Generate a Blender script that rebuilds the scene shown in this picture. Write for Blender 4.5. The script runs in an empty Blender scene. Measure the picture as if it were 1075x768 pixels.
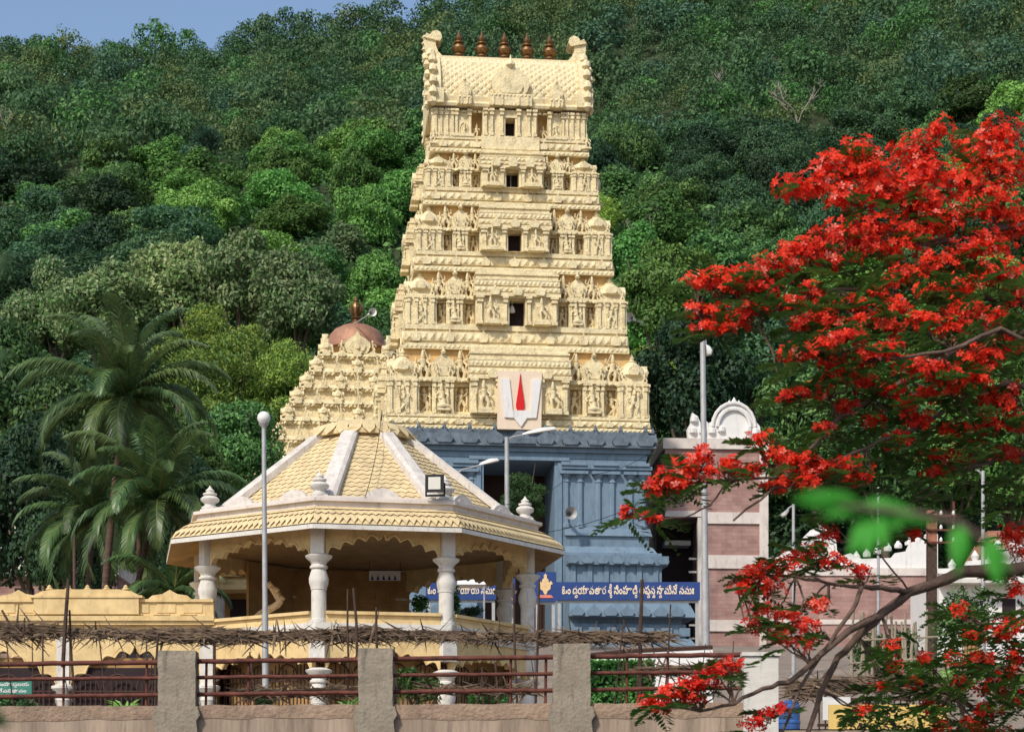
import bpy, bmesh, math, random
import numpy as np
from mathutils import Vector, Matrix

rnd = random.Random(7)
S = bpy.context.scene
COL = S.collection
R = math.radians

# ------------------------------------------------------------------ camera
F, CX, HY, EYE = 2200.0, 537.5, 900.0, 1.6          # photo pixels at 1075 wide
def P(px, py, Y):
    return Vector(((px - CX) / F * Y, Y, EYE + (HY - py) / F * Y))
def XX(px, Y): return (px - CX) / F * Y
def ZZ(py, Y): return EYE + (HY - py) / F * Y

cam = bpy.data.cameras.new('camera')
cam.sensor_fit = 'HORIZONTAL'; cam.sensor_width = 36.0
cam.lens = 36.0 * F / 1075.0
cam.shift_y = (HY - 384.0) / 1075.0
cam.clip_start = 0.1; cam.clip_end = 3000
cam.dof.use_dof = True; cam.dof.focus_distance = 60.0; cam.dof.aperture_fstop = 4.5
camo = bpy.data.objects.new('camera', cam); COL.objects.link(camo)
camo.location = (0, 0, EYE); camo.rotation_euler = (R(90), 0, 0)
S.camera = camo

# ------------------------------------------------------------------ light
SUN_EL, SUN_AZ = R(44), R(-32)            # azimuth from the -Y direction, negative = from the left
sdir = Vector((math.sin(SUN_AZ) * math.cos(SUN_EL), -math.cos(SUN_AZ) * math.cos(SUN_EL), math.sin(SUN_EL)))
sun = bpy.data.lights.new('sun', 'SUN'); sun.energy = 3.1; sun.angle = R(5); sun.color = (1.0, 0.95, 0.85)
suno = bpy.data.objects.new('sun', sun); COL.objects.link(suno)
suno.rotation_euler = sdir.to_track_quat('Z', 'Y').to_euler()
suno.location = (0, -20, 60)
w = bpy.data.worlds.new('World'); S.world = w; w.use_nodes = True
nt = w.node_tree; bg = nt.nodes['Background']
sky = nt.nodes.new('ShaderNodeTexSky'); sky.sky_type = 'NISHITA'; sky.sun_disc = False
sky.sun_elevation = SUN_EL; sky.sun_rotation = math.atan2(sdir.x, sdir.y)
sky.air_density = 1.0; sky.dust_density = 1.5; sky.ozone_density = 1.0
nt.links.new(sky.outputs[0], bg.inputs[0]); bg.inputs[1].default_value = 0.15
S.view_settings.view_transform = 'Standard'; S.view_settings.look = 'None'
S.view_settings.exposure = 0.13; S.view_settings.gamma = 1.0
S.cycles.max_bounces = 6; S.cycles.transparent_max_bounces = 4
S.cycles.use_denoising = True

# ------------------------------------------------------------------ materials
def L(r, g, b):                                        # sRGB 0-255 -> linear
    f = lambda c: (c / 255 / 12.92) if c / 255 <= 0.04045 else ((c / 255 + 0.055) / 1.055) ** 2.4
    return (f(r), f(g), f(b))

def mat(name, c, var=0.25, scale=3.0, rough=0.85, bump=0.0, bscale=20.0, stain=None, stain_amt=0.5, stain_scale=1.2,
        stretch=(1, 1, 1), metallic=0.0, spec=0.3, carve=0.0, carve_scale=4.0, streak=None, streak_amt=0.5, streak_scale=2.2):
    m = bpy.data.materials.new(name); m.use_nodes = True
    t = m.node_tree; b = t.nodes['Principled BSDF']
    b.inputs['Roughness'].default_value = rough; b.inputs['Metallic'].default_value = metallic
    b.inputs['Specular IOR Level'].default_value = spec
    tc = t.nodes.new('ShaderNodeTexCoord'); mp = t.nodes.new('ShaderNodeMapping'); mp.inputs['Scale'].default_value = stretch
    t.links.new(tc.outputs['Object'], mp.inputs['Vector'])
    n = t.nodes.new('ShaderNodeTexNoise'); n.inputs['Scale'].default_value = scale; n.inputs['Detail'].default_value = 8; n.inputs['Roughness'].default_value = 0.65
    t.links.new(mp.outputs[0], n.inputs['Vector'])
    rp = t.nodes.new('ShaderNodeValToRGB')
    rp.color_ramp.elements[0].position = 0.3; rp.color_ramp.elements[1].position = 0.7
    rp.color_ramp.elements[0].color = (*[x * (1 - var) for x in c], 1)
    rp.color_ramp.elements[1].color = (*[min(1, x * (1 + var * 0.6)) for x in c], 1)
    t.links.new(n.outputs[0], rp.inputs[0]); out = rp.outputs[0]
    if stain:
        n2 = t.nodes.new('ShaderNodeTexNoise'); n2.inputs['Scale'].default_value = stain_scale; n2.inputs['Detail'].default_value = 10; n2.inputs['Roughness'].default_value = 0.7
        t.links.new(mp.outputs[0], n2.inputs['Vector'])
        r2 = t.nodes.new('ShaderNodeMapRange'); r2.inputs[1].default_value = 0.52; r2.inputs[2].default_value = 0.72; r2.inputs[4].default_value = stain_amt
        t.links.new(n2.outputs[0], r2.inputs[0])
        mx = t.nodes.new('ShaderNodeMix'); mx.data_type = 'RGBA'
        t.links.new(r2.outputs[0], mx.inputs[0]); t.links.new(out, mx.inputs[6]); mx.inputs[7].default_value = (*stain, 1)
        out = mx.outputs[2]
    if streak:                                          # rain streaks and mould, long in z
        ms_ = t.nodes.new('ShaderNodeMapping'); ms_.inputs['Scale'].default_value = (1, 1, .14); t.links.new(tc.outputs['Object'], ms_.inputs['Vector'])
        n4 = t.nodes.new('ShaderNodeTexNoise'); n4.inputs['Scale'].default_value = streak_scale; n4.inputs['Detail'].default_value = 9; n4.inputs['Roughness'].default_value = 0.75
        t.links.new(ms_.outputs[0], n4.inputs['Vector'])
        r4 = t.nodes.new('ShaderNodeMapRange'); r4.inputs[1].default_value = 0.54; r4.inputs[2].default_value = 0.70; r4.inputs[4].default_value = streak_amt
        t.links.new(n4.outputs[0], r4.inputs[0])
        m4 = t.nodes.new('ShaderNodeMix'); m4.data_type = 'RGBA'; t.links.new(r4.outputs[0], m4.inputs[0]); t.links.new(out, m4.inputs[6]); m4.inputs[7].default_value = (*streak, 1); out = m4.outputs[2]
    t.links.new(out, b.inputs['Base Color'])
    h = None
    if bump:
        n3 = t.nodes.new('ShaderNodeTexNoise'); n3.inputs['Scale'].default_value = bscale; n3.inputs['Detail'].default_value = 6
        t.links.new(mp.outputs[0], n3.inputs['Vector'])
        bp = t.nodes.new('ShaderNodeBump'); bp.inputs['Strength'].default_value = bump; bp.inputs['Distance'].default_value = 0.05
        t.links.new(n3.outputs[0], bp.inputs['Height']); t.links.new(bp.outputs[0], b.inputs['Normal']); h = bp
    if carve:
        v = t.nodes.new('ShaderNodeTexVoronoi'); v.inputs['Scale'].default_value = carve_scale; v.feature = 'DISTANCE_TO_EDGE'
        t.links.new(tc.outputs['Object'], v.inputs['Vector'])
        b2 = t.nodes.new('ShaderNodeBump'); b2.inputs['Strength'].default_value = carve; b2.inputs['Distance'].default_value = 0.12
        t.links.new(v.outputs['Distance'], b2.inputs['Height'])
        if h: t.links.new(h.outputs[0], b2.inputs['Normal'])
        t.links.new(b2.outputs[0], b.inputs['Normal'])
    return m

def leafmat(name, c1, c2, trans=0.3, nscale=0.35, rough=0.55, objvar=0.5, spec=0.25):
    m = bpy.data.materials.new(name); m.use_nodes = True
    t = m.node_tree; b = t.nodes['Principled BSDF']
    b.inputs['Roughness'].default_value = rough; b.inputs['Specular IOR Level'].default_value = spec
    g = t.nodes.new('ShaderNodeNewGeometry')
    n = t.nodes.new('ShaderNodeTexNoise'); n.inputs['Scale'].default_value = nscale; n.inputs['Detail'].default_value = 4
    t.links.new(g.outputs['Position'], n.inputs['Vector'])
    ad = t.nodes.new('ShaderNodeMath'); ad.operation = 'MULTIPLY_ADD'; ad.inputs[1].default_value = 1.0; ad.inputs[2].default_value = 0.0
    t.links.new(n.outputs[0], ad.inputs[0])
    ri = t.nodes.new('ShaderNodeMath'); ri.operation = 'MULTIPLY_ADD'; ri.inputs[1].default_value = 0.5
    t.links.new(g.outputs['Random Per Island'], ri.inputs[0]); t.links.new(ad.outputs[0], ri.inputs[2])
    rp = t.nodes.new('ShaderNodeValToRGB'); rp.color_ramp.elements[0].position = 0.4; rp.color_ramp.elements[1].position = 1.05
    rp.color_ramp.elements[0].color = (*c1, 1); rp.color_ramp.elements[1].color = (*c2, 1)
    t.links.new(ri.outputs[0], rp.inputs[0])
    oi = t.nodes.new('ShaderNodeObjectInfo')
    mr = t.nodes.new('ShaderNodeMapRange'); mr.inputs[3].default_value = 1 - objvar; mr.inputs[4].default_value = 1 + objvar
    t.links.new(oi.outputs['Random'], mr.inputs[0])
    hs = t.nodes.new('ShaderNodeHueSaturation'); t.links.new(mr.outputs[0], hs.inputs['Value']); t.links.new(rp.outputs[0], hs.inputs['Color'])
    mr2 = t.nodes.new('ShaderNodeMapRange'); mr2.inputs[3].default_value = 0.493; mr2.inputs[4].default_value = 0.53
    sp = t.nodes.new('ShaderNodeMath'); sp.operation = 'FRACT'; ml = t.nodes.new('ShaderNodeMath'); ml.operation = 'MULTIPLY'; ml.inputs[1].default_value = 7.3
    t.links.new(oi.outputs['Random'], ml.inputs[0]); t.links.new(ml.outputs[0], sp.inputs[0]); t.links.new(sp.outputs[0], mr2.inputs[0])
    if objvar > 0: t.links.new(mr2.outputs[0], hs.inputs['Hue'])
    t.links.new(hs.outputs[0], b.inputs['Base Color'])
    tr = t.nodes.new('ShaderNodeBsdfTranslucent'); t.links.new(hs.outputs[0], tr.inputs[0])
    ms = t.nodes.new('ShaderNodeMixShader'); ms.inputs[0].default_value = trans
    t.links.new(b.outputs[0], ms.inputs[1]); t.links.new(tr.outputs[0], ms.inputs[2])
    t.links.new(ms.outputs[0], t.nodes['Material Output'].inputs[0])
    return m

def brickmat(name, c1, c2, mortar, scale=1.0):
    m = bpy.data.materials.new(name); m.use_nodes = True
    t = m.node_tree; b = t.nodes['Principled BSDF']; b.inputs['Roughness'].default_value = 0.9
    tc = t.nodes.new('ShaderNodeTexCoord'); mp = t.nodes.new('ShaderNodeMapping'); mp.inputs['Rotation'].default_value = (R(90), 0, 0)
    t.links.new(tc.outputs['Object'], mp.inputs[0])
    br = t.nodes.new('ShaderNodeTexBrick'); br.inputs['Color1'].default_value = (*c1, 1); br.inputs['Color2'].default_value = (*c2, 1); br.inputs['Mortar'].default_value = (*mortar, 1)
    br.inputs['Scale'].default_value = scale; br.inputs['Brick Width'].default_value = 0.6; br.inputs['Row Height'].default_value = 0.22; br.inputs['Mortar Size'].default_value = 0.012
    t.links.new(mp.outputs[0], br.inputs[0])
    n = t.nodes.new('ShaderNodeTexNoise'); n.inputs['Scale'].default_value = 1.3; n.inputs['Detail'].default_value = 8
    t.links.new(tc.outputs['Object'], n.inputs[0])
    mx = t.nodes.new('ShaderNodeMix'); mx.data_type = 'RGBA'; mx.blend_type = 'MULTIPLY'; mx.inputs[0].default_value = 0.6
    rp = t.nodes.new('ShaderNodeValToRGB'); rp.color_ramp.elements[0].position = .3; rp.color_ramp.elements[1].position = .65; rp.color_ramp.elements[0].color = (.45, .42, .42, 1)
    t.links.new(n.outputs[0], rp.inputs[0]); t.links.new(br.outputs[0], mx.inputs[6]); t.links.new(rp.outputs[0], mx.inputs[7])
    t.links.new(mx.outputs[2], b.inputs['Base Color'])
    return m

M = {}
GREY = (0.16, 0.14, 0.12)
M['cream'] = mat('cream_plaster', (0.76, 0.64, 0.39), 0.2, 2.2, bump=0.3, bscale=9, stain=(0.34, 0.20, 0.11), stain_amt=0.62, stain_scale=2.6, carve=0.35, carve_scale=5.5, streak=(0.26, 0.16, 0.085), streak_amt=0.5, streak_scale=3.2)  # stain is part mould, part shadow contrast of the carvings put into colour
M['cream_smooth'] = mat('cream_smooth', (0.755, 0.635, 0.39), 0.16, 1.5, bump=0.15, bscale=10, stain=(0.45, 0.32, 0.22), stain_amt=0.35, stain_scale=1.5, streak=(0.22, 0.14, 0.085), streak_amt=0.5, streak_scale=3.2)
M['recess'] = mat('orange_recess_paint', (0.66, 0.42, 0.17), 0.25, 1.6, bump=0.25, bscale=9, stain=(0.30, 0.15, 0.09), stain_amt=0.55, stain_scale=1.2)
M['dark'] = mat('painted_interior_shade', (0.030, 0.018, 0.020), 0.3, 2)  # near-black colour standing in for shade inside windows, doorways and recesses
M['blue'] = mat('blue_paint', (0.175, 0.248, 0.320), 0.28, 1.6, bump=0.25, bscale=10, stain=(0.085, 0.105, 0.125), stain_amt=0.7, stain_scale=1.6, stretch=(1, 1, .5), streak=(0.085, 0.115, 0.145), streak_amt=0.7, streak_scale=3.0)
M['blue_grey'] = mat('weathered_grey_blue', (0.135, 0.170, 0.205), 0.4, 2.0, bump=0.3, bscale=10, stain=(0.06, 0.06, 0.06), stain_amt=0.7, stain_scale=1.5, carve=0.2)
M['brass'] = mat('copper_brass', (0.20, 0.105, 0.042), 0.4, 6, rough=0.42, metallic=0.7, stain=(0.55, 0.34, 0.15), stain_amt=0.6, stain_scale=3)
M['copper'] = mat('copper_dome', (0.37, 0.185, 0.115), 0.25, 2, rough=0.55, metallic=0.2, stain=(0.55, 0.34, 0.20), stain_amt=0.6)
M['yellow'] = mat('yellow_paint', (0.685, 0.505, 0.25), 0.22, 2.0, bump=0.15, bscale=12, stain=(0.50, 0.30, 0.10), stain_amt=0.5, stain_scale=1.4, streak=(0.30, 0.18, 0.08), streak_amt=0.55, streak_scale=5)
M['roof_yellow'] = mat('roof_scales_yellow', (0.68, 0.525, 0.29), 0.25, 3.0, bump=0.4, bscale=14, stain=(0.44, 0.34, 0.21), stain_amt=0.55, stain_scale=1.9)
M['white'] = mat('whitewash', (0.66, 0.62, 0.56), 0.14, 2.5, bump=0.15, bscale=14, stain=(0.36, 0.33, 0.30), stain_amt=0.6, stain_scale=1.8, streak=(0.20, 0.18, 0.16), streak_amt=0.6, streak_scale=7)
M['rib'] = mat('white_rib', (0.64, 0.58, 0.52), 0.2, 3.0, bump=0.2, bscale=14, stain=(0.40, 0.35, 0.31), stain_amt=0.7, stain_scale=2.4, streak=(0.22, 0.19, 0.17), streak_amt=0.6, streak_scale=6)
M['pinkwhite'] = mat('pinkish_plaster', (0.66, 0.58, 0.52), 0.14, 1.5, bump=0.15, bscale=8, stain=(0.42, 0.34, 0.30), stain_amt=0.5, stain_scale=0.9, streak=(0.22, 0.18, 0.16), streak_amt=0.6, streak_scale=4)
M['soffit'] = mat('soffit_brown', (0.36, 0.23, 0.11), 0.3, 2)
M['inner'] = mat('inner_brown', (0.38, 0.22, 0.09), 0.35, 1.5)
M['concrete'] = mat('concrete', (0.30, 0.25, 0.19), 0.3, 3.0, bump=0.35, bscale=22, stain=(0.12, 0.10, 0.08), stain_amt=0.6, stain_scale=2.6, streak=(0.07, 0.06, 0.05), streak_amt=0.75, streak_scale=9)
M['wall'] = mat('streaked_plaster', (0.36, 0.27, 0.20), 0.35, 3.0, bump=0.4, bscale=18, stain=(0.10, 0.065, 0.05), stain_amt=0.85, stain_scale=5.0, stretch=(1, 1, 0.12))
M['wallcap'] = mat('wall_cap_plaster', (0.36, 0.25, 0.175), 0.35, 2.5, bump=0.5, bscale=18, stain=(0.16, 0.10, 0.08), stain_amt=0.75, stain_scale=2.6, streak=(0.10, 0.07, 0.055), streak_amt=0.7, streak_scale=8)
M['rust'] = mat('rusty_iron', (0.13, 0.040, 0.026), 0.5, 9, rough=0.75, stain=(0.045, 0.022, 0.02), stain_amt=0.7, stain_scale=6)
M['iron'] = mat('brown_iron', (0.055, 0.026, 0.018), 0.4, 8, rough=0.7)
M['black'] = mat('black_plastic', (0.012, 0.012, 0.013), 0.2, 8, rough=0.5)
M['thatch'] = mat('dry_thatch', (0.17, 0.115, 0.075), 0.6, 7, stain=(0.05, 0.032, 0.024), stain_amt=0.8, stain_scale=2)
M['straw'] = mat('dry_leaf_strip', (0.27, 0.19, 0.12), 0.6, 4)
M['stick'] = mat('dark_stick', (0.075, 0.045, 0.032), 0.5, 8)
M['bamboo'] = mat('grey_bamboo', (0.30, 0.25, 0.18), 0.35, 6)
M['metal'] = mat('galvanised_steel', (0.42, 0.41, 0.40), 0.2, 4, rough=0.5, metallic=0.3)
M['lampwhite'] = mat('white_lamp_housing', (0.72, 0.70, 0.66), 0.1, 4, rough=0.45)
M['glass'] = mat('pale_glass', (0.62, 0.60, 0.52), 0.05, 4, rough=0.2)
M['brick'] = brickmat('pink_stone_block', (0.36, 0.20, 0.17), (0.44, 0.27, 0.23), (0.30, 0.19, 0.16), 1.0)
M['redtile'] = mat('red_roof_tile', (0.34, 0.14, 0.09), 0.4, 4)
M['signblue'] = mat('sign_blue', (0.022, 0.055, 0.20), 0.15, 3, rough=0.5)
M['signtext'] = mat('sign_letter_cream', (0.80, 0.66, 0.50), 0.05, 3, rough=0.6)
M['signpink'] = mat('sign_figure_pink', (0.72, 0.22, 0.16), 0.2, 6, rough=0.6)
M['signgold'] = mat('sign_emblem_gold', (0.76, 0.52, 0.27), 0.2, 6, rough=0.6)
M['signyellow'] = mat('sign_board_yellow', (0.72, 0.50, 0.16), 0.15, 3, rough=0.6)
M['signgreen'] = mat('sign_board_green', (0.04, 0.20, 0.15), 0.15, 3, rough=0.6)
M['redpaint'] = mat('red_paint', (0.62, 0.010, 0.012), 0.06, 3, rough=0.6)
M['whitepaint'] = mat('white_paint', (0.74, 0.71, 0.68), 0.06, 3, rough=0.7, streak=(0.30, 0.27, 0.25), streak_amt=0.45, streak_scale=4)
M['pinkpaint'] = mat('pale_pink_paint', (0.75, 0.60, 0.45), 0.06, 3, rough=0.7)
M['bark'] = mat('grey_bark', (0.13, 0.095, 0.07), 0.45, 3, bump=0.5, bscale=10, stretch=(1, 1, .3))
M['flamebark'] = mat('flame_tree_bark', (0.135, 0.085, 0.062), 0.45, 5, bump=0.5, bscale=20)
M['palebark'] = mat('pale_bark', (0.36, 0.31, 0.25), 0.3, 3, bump=0.3, bscale=10)
M['palmbark'] = mat('palm_bark', (0.11, 0.065, 0.048), 0.4, 3, bump=0.5, bscale=6, stretch=(.5, .5, 4))
M['ground'] = mat('undergrowth_soil', (0.040, 0.055, 0.020), 0.6, 0.25, bump=0.5, bscale=1.5, stain=(0.06, 0.045, 0.028), stain_amt=0.6, stain_scale=0.08)
M['road'] = mat('asphalt', (0.055, 0.052, 0.050), 0.25, 1.5, bump=0.3, bscale=40)
M['paving'] = mat('dusty_paving', (0.24, 0.19, 0.15), 0.25, 0.8, bump=0.2, bscale=8)
M['bluetarp'] = mat('blue_plastic', (0.05, 0.13, 0.36), 0.3, 5, rough=0.4)
# foliage
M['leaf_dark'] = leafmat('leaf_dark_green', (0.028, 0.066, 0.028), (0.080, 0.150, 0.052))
M['leaf_mid'] = leafmat('leaf_mid_green', (0.060, 0.131, 0.035), (0.163, 0.275, 0.075))
M['leaf_bright'] = leafmat('leaf_bright_green', (0.075, 0.188, 0.033), (0.206, 0.375, 0.081))
M['leaf_olive'] = leafmat('leaf_yellow_olive', (0.179, 0.247, 0.036), (0.426, 0.520, 0.090))
M['leaf_pale'] = leafmat('leaf_pale_sage', (0.085, 0.150, 0.055), (0.30, 0.34, 0.16))
M['leaf_teal'] = leafmat('leaf_bluish_green', (0.031, 0.083, 0.048), (0.084, 0.170, 0.089))
M['leaf_far'] = leafmat('leaf_far_forest', (0.034, 0.072, 0.031), (0.094, 0.153, 0.060), nscale=0.09)
M['leaf_far_olive'] = leafmat('leaf_far_olive', (0.061, 0.092, 0.028), (0.156, 0.194, 0.066), nscale=0.09)
M['leaf_far_bright'] = leafmat('leaf_far_bright', (0.049, 0.125, 0.034), (0.129, 0.251, 0.069), nscale=0.09)
M['leaf_near'] = leafmat('leaf_near_bright', (0.05, 0.36, 0.03), (0.10, 0.50, 0.06), trans=0.5, objvar=0.0)
M['leaf_flame'] = leafmat('leaf_flame_tree', (0.030, 0.080, 0.016), (0.110, 0.220, 0.040), nscale=1.2, objvar=0.0)
M['palmleaf'] = leafmat('palm_leaflet', (0.034, 0.071, 0.028), (0.138, 0.207, 0.063), nscale=0.6, objvar=0.1, spec=0.5, rough=0.4)
M['palmyellow'] = leafmat('palm_rib_yellow', (0.14, 0.15, 0.04), (0.25, 0.25, 0.08), objvar=0.0)
M['flower'] = leafmat('flame_flower_red', (0.52, 0.008, 0.008), (0.95, 0.062, 0.018), trans=0.4, nscale=1.0, objvar=0.0)
M['flower_light'] = leafmat('flame_flower_highlight', (0.86, 0.08, 0.05), (0.92, 0.28, 0.20), trans=0.4, nscale=1.0, objvar=0.0)  # paler share of the flowers, carrying highlights in its colour

# ------------------------------------------------------------------ mesh helpers
class MB:
    def __init__(self):
        self.v, self.f, self.m = [], [], []
        self.T = Matrix.Identity(4); self.mi = 0
    def add(self, vs, fs, m=None):
        b = len(self.v); T = self.T
        self.v.extend([tuple(T @ Vector(p)) for p in vs])
        k = self.mi if m is None else m
        for q in fs:
            self.f.append([b + i for i in q]); self.m.append(k)
    def box(self, x0, x1, y0, y1, z0, z1, m=None):
        self.add([(x0, y0, z0), (x1, y0, z0), (x1, y1, z0), (x0, y1, z0), (x0, y0, z1), (x1, y0, z1), (x1, y1, z1), (x0, y1, z1)],
                 [(3, 2, 1, 0), (4, 5, 6, 7), (0, 1, 5, 4), (1, 2, 6, 5), (2, 3, 7, 6), (3, 0, 4, 7)], m)
    def loft(self, rings, m=None, cap=True, closed=True):
        n = len(rings[0]); vs = [p for r in rings for p in r]; fs = []
        for i in range(len(rings) - 1):
            for j in range(n if closed else n - 1):
                k = (j + 1) % n
                fs.append((i * n + j, i * n + k, (i + 1) * n + k, (i + 1) * n + j))
        if cap:
            fs.append(tuple(range(n - 1, -1, -1))); fs.append(tuple((len(rings) - 1) * n + j for j in range(n)))
        self.add(vs, fs, m)
    def lathe(self, x, y, prof, n=12, ph=0.0, m=None, sx=1, sy=1):
        self.loft([[(x + sx * r * math.cos(ph + 2 * math.pi * j / n), y + sy * r * math.sin(ph + 2 * math.pi * j / n), z) for j in range(n)] for r, z in prof], m)
    def tube(self, pts, rad, n=8, m=None):
        pts = [Vector(p) for p in pts]
        if not isinstance(rad, (list, tuple)): rad = [rad] * len(pts)
        rings = []; up = None
        for i, p in enumerate(pts):
            d = (pts[min(i + 1, len(pts) - 1)] - pts[max(i - 1, 0)]).normalized()
            if up is None: up = d.orthogonal().normalized()
            a = (up - d * up.dot(d)).normalized(); up = a; b = d.cross(a)
            rings.append([tuple(p + (a * math.cos(2 * math.pi * j / n) + b * math.sin(2 * math.pi * j / n)) * rad[i]) for j in range(n)])
        self.loft(rings, m)
    def prism(self, poly, y0, y1, m=None):                # poly in (x, z), extruded along y
        n = len(poly)
        a = sum(poly[i][0] * poly[(i + 1) % n][1] - poly[(i + 1) % n][0] * poly[i][1] for i in range(n))
        if a < 0: poly = poly[::-1]
        vs = [(p[0], y0, p[1]) for p in poly] + [(p[0], y1, p[1]) for p in poly]
        fs = [tuple(range(n)), tuple(range(2 * n - 1, n - 1, -1))]
        fs += [(j, n + j, n + (j + 1) % n, (j + 1) % n) for j in range(n)]
        self.add(vs, fs, m)
    def slab(self, poly, z0, z1, m=None, top=None):       # poly in (x, y), extruded along z
        top = top or poly
        self.loft([[(*p, z0) for p in poly], [(*p, z1) for p in top]], m)
    def build(self, name, mats, parent=None, smooth=None, loc=(0, 0, 0), rotz=0.0):
        me = bpy.data.meshes.new(name); me.from_pydata(self.v, [], self.f)
        for k in (mats if isinstance(mats, (list, tuple)) else [mats]): me.materials.append(M[k])
        me.polygons.foreach_set('material_index', self.m)
        bm = bmesh.new(); bm.from_mesh(me); bmesh.ops.recalc_face_normals(bm, faces=bm.faces); bm.to_mesh(me); bm.free()
        if smooth:
            me.polygons.foreach_set('use_smooth', [True] * len(me.polygons)); me.set_sharp_from_angle(angle=R(smooth))
        me.update()
        o = bpy.data.objects.new(name, me); COL.objects.link(o)
        o.location = loc; o.rotation_euler = (0, 0, rotz)
        if parent: o.parent = parent
        return o

def tag(o, label=None, cat=None, group=None, kind=None):
    if label: o['label'] = label
    if cat: o['category'] = cat
    if group: o['group'] = group
    if kind: o['kind'] = kind
    return o
def thing(name, label, cat, loc=(0, 0, 0), rotz=0.0, group=None):
    o = bpy.data.objects.new(name, None); COL.objects.link(o); o.empty_display_size = 0.3
    o.location = loc; o.rotation_euler = (0, 0, rotz)
    return tag(o, label, cat, group)
def copy_tree(o, parent=None):
    c = o.copy(); COL.objects.link(c)
    if parent: c.parent = parent
    for ch in list(o.children): copy_tree(ch, c)
    return c

def quads_mesh(name, V, mi, mats, parent=None, loc=(0, 0, 0)):    # V: (N,4,3)
    N = len(V); me = bpy.data.meshes.new(name)
    me.vertices.add(4 * N); me.loops.add(4 * N); me.polygons.add(N)
    me.vertices.foreach_set('co', np.ascontiguousarray(V, dtype=np.float32).ravel())
    me.loops.foreach_set('vertex_index', np.arange(4 * N, dtype=np.int32))
    me.polygons.foreach_set('loop_start', np.arange(0, 4 * N, 4, dtype=np.int32))
    for k in mats: me.materials.append(M[k])
    me.polygons.foreach_set('material_index', np.asarray(mi, dtype=np.int32))
    me.update(calc_edges=True); me.validate()
    o = bpy.data.objects.new(name, me); COL.objects.link(o); o.location = loc
    if parent: o.parent = parent
    return o

def unit(a): return a / (np.linalg.norm(a, axis=-1, keepdims=True) + 1e-9)
def cards(pos, nrm, length, width, rng, droop=0.0):               # leaf shaped rhombus cards
    N = len(pos)
    t = unit(np.cross(nrm, rng.normal(size=(N, 3)))); t[:, 2] -= droop; t = unit(t)
    b = unit(np.cross(nrm, t))
    l = (length * rng.uniform(.65, 1.35, N))[:, None]; wd = (width * rng.uniform(.7, 1.3, N))[:, None]
    return np.stack([pos - t * l * .5, pos + b * wd * .5 - t * l * .05, pos + t * l * .5, pos - b * wd * .5 - t * l * .05], 1)
def crown_arrays(rng, lobes, n, length, width, shell=0.35, droop=0.2, low=-0.45, jitter=0.7, bump=0.22):
    lob = np.array([(*c, *r) for c, r in lobes]); area = (lob[:, 3] * lob[:, 4] + lob[:, 3] * lob[:, 5] + lob[:, 4] * lob[:, 5])
    k = rng.choice(len(lob), n, p=area / area.sum())
    d = unit(rng.normal(size=(n, 3))); d[:, 2] = np.where(d[:, 2] < low, -d[:, 2], d[:, 2])
    f1 = rng.uniform(0, 6, (len(lob), 3))[k]
    nb = np.sin(d[:, 0] * 5 + f1[:, 0]) * np.sin(d[:, 1] * 5 + f1[:, 1]) * np.sin(d[:, 2] * 6 + f1[:, 2])
    nb += .5 * np.sin(d[:, 0] * 11 + f1[:, 1]) * np.sin(d[:, 1] * 11 + f1[:, 2])
    rr = (1 - shell * np.abs(rng.normal(size=n)) * .6 + bump * nb)[:, None]
    pos = lob[k, :3] + d * lob[k, 3:] * rr
    nr = unit(d + jitter * rng.normal(size=(n, 3)) + np.array([0, 0, .35]))
    return cards(pos, nr, length, width, rng, droop)

# ------------------------------------------------------------------ terrain
RX = [(-200, 58), (0, 55), (94, 50), (155, 42), (229, 37), (278, 26), (335, 14), (434, 7), (600, -35), (1075, -90), (1500, -130)]
def ridge(x):
    px = CX + x / 480 * F
    return ZZ(float(np.interp(px, [a for a, b in RX], [b for a, b in RX])), 480) - 6.0
def hz(x, y):
    if y < 29.3: return 0.0
    if y < 140:
        return float(np.interp(y, [29.3, 40, 60, 80, 92, 106, 140], [3.4, 4.0, 5.15, 5.4, 9.5, 12.3, 13.5]))
    t = min((y - 140) / 340, 1.0)
    z = 13.5 + (ridge(x) - 13.5) * (0.93 * t + 0.07 * t * t)
    a = min(1, (y - 140) / 60) * (1 if t < .9 else max(0, (1 - t) * 10))
    z += a * (4.5 * math.sin(x * .035 + 1.3 * math.sin(y * .021)) * math.sin(y * .03 + .7) + 2.0 * math.sin(x * .09 + y * .05) * math.sin(y * .08 - x * .03))
    if y > 480: z -= (y - 480) * .25
    return z

def sheet(name, xs, ys, fz, m, kind='structure'):
    vs = [(x, y, fz(x, y)) for y in ys for x in xs]; nx = len(xs)
    fs = [(j * nx + i, j * nx + i + 1, (j + 1) * nx + i + 1, (j + 1) * nx + i) for j in range(len(ys) - 1) for i in range(nx - 1)]
    mb = MB(); mb.add(vs, fs); o = mb.build(name, m, smooth=60); tag(o, kind=kind); return o
sheet('road', [-1500, -60, -20, 0, 20, 60, 1500], [-1500, -50, 0, 20, 29.0], lambda x, y: 0.0, 'road')
sheet('ground', [-1500, -150, -90] + list(range(-60, 61, 6)) + [90, 150, 1500], [29.3, 33, 40, 48, 60, 70, 80, 86, 92, 99, 106, 120, 136], hz, "paving")
sheet('hill', [-1500, -400, -300] + list(range(-220, 221, 8)) + [300, 400, 1500], list(range(136, 490, 8)) + [520, 600, 700], hz, 'ground')
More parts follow.
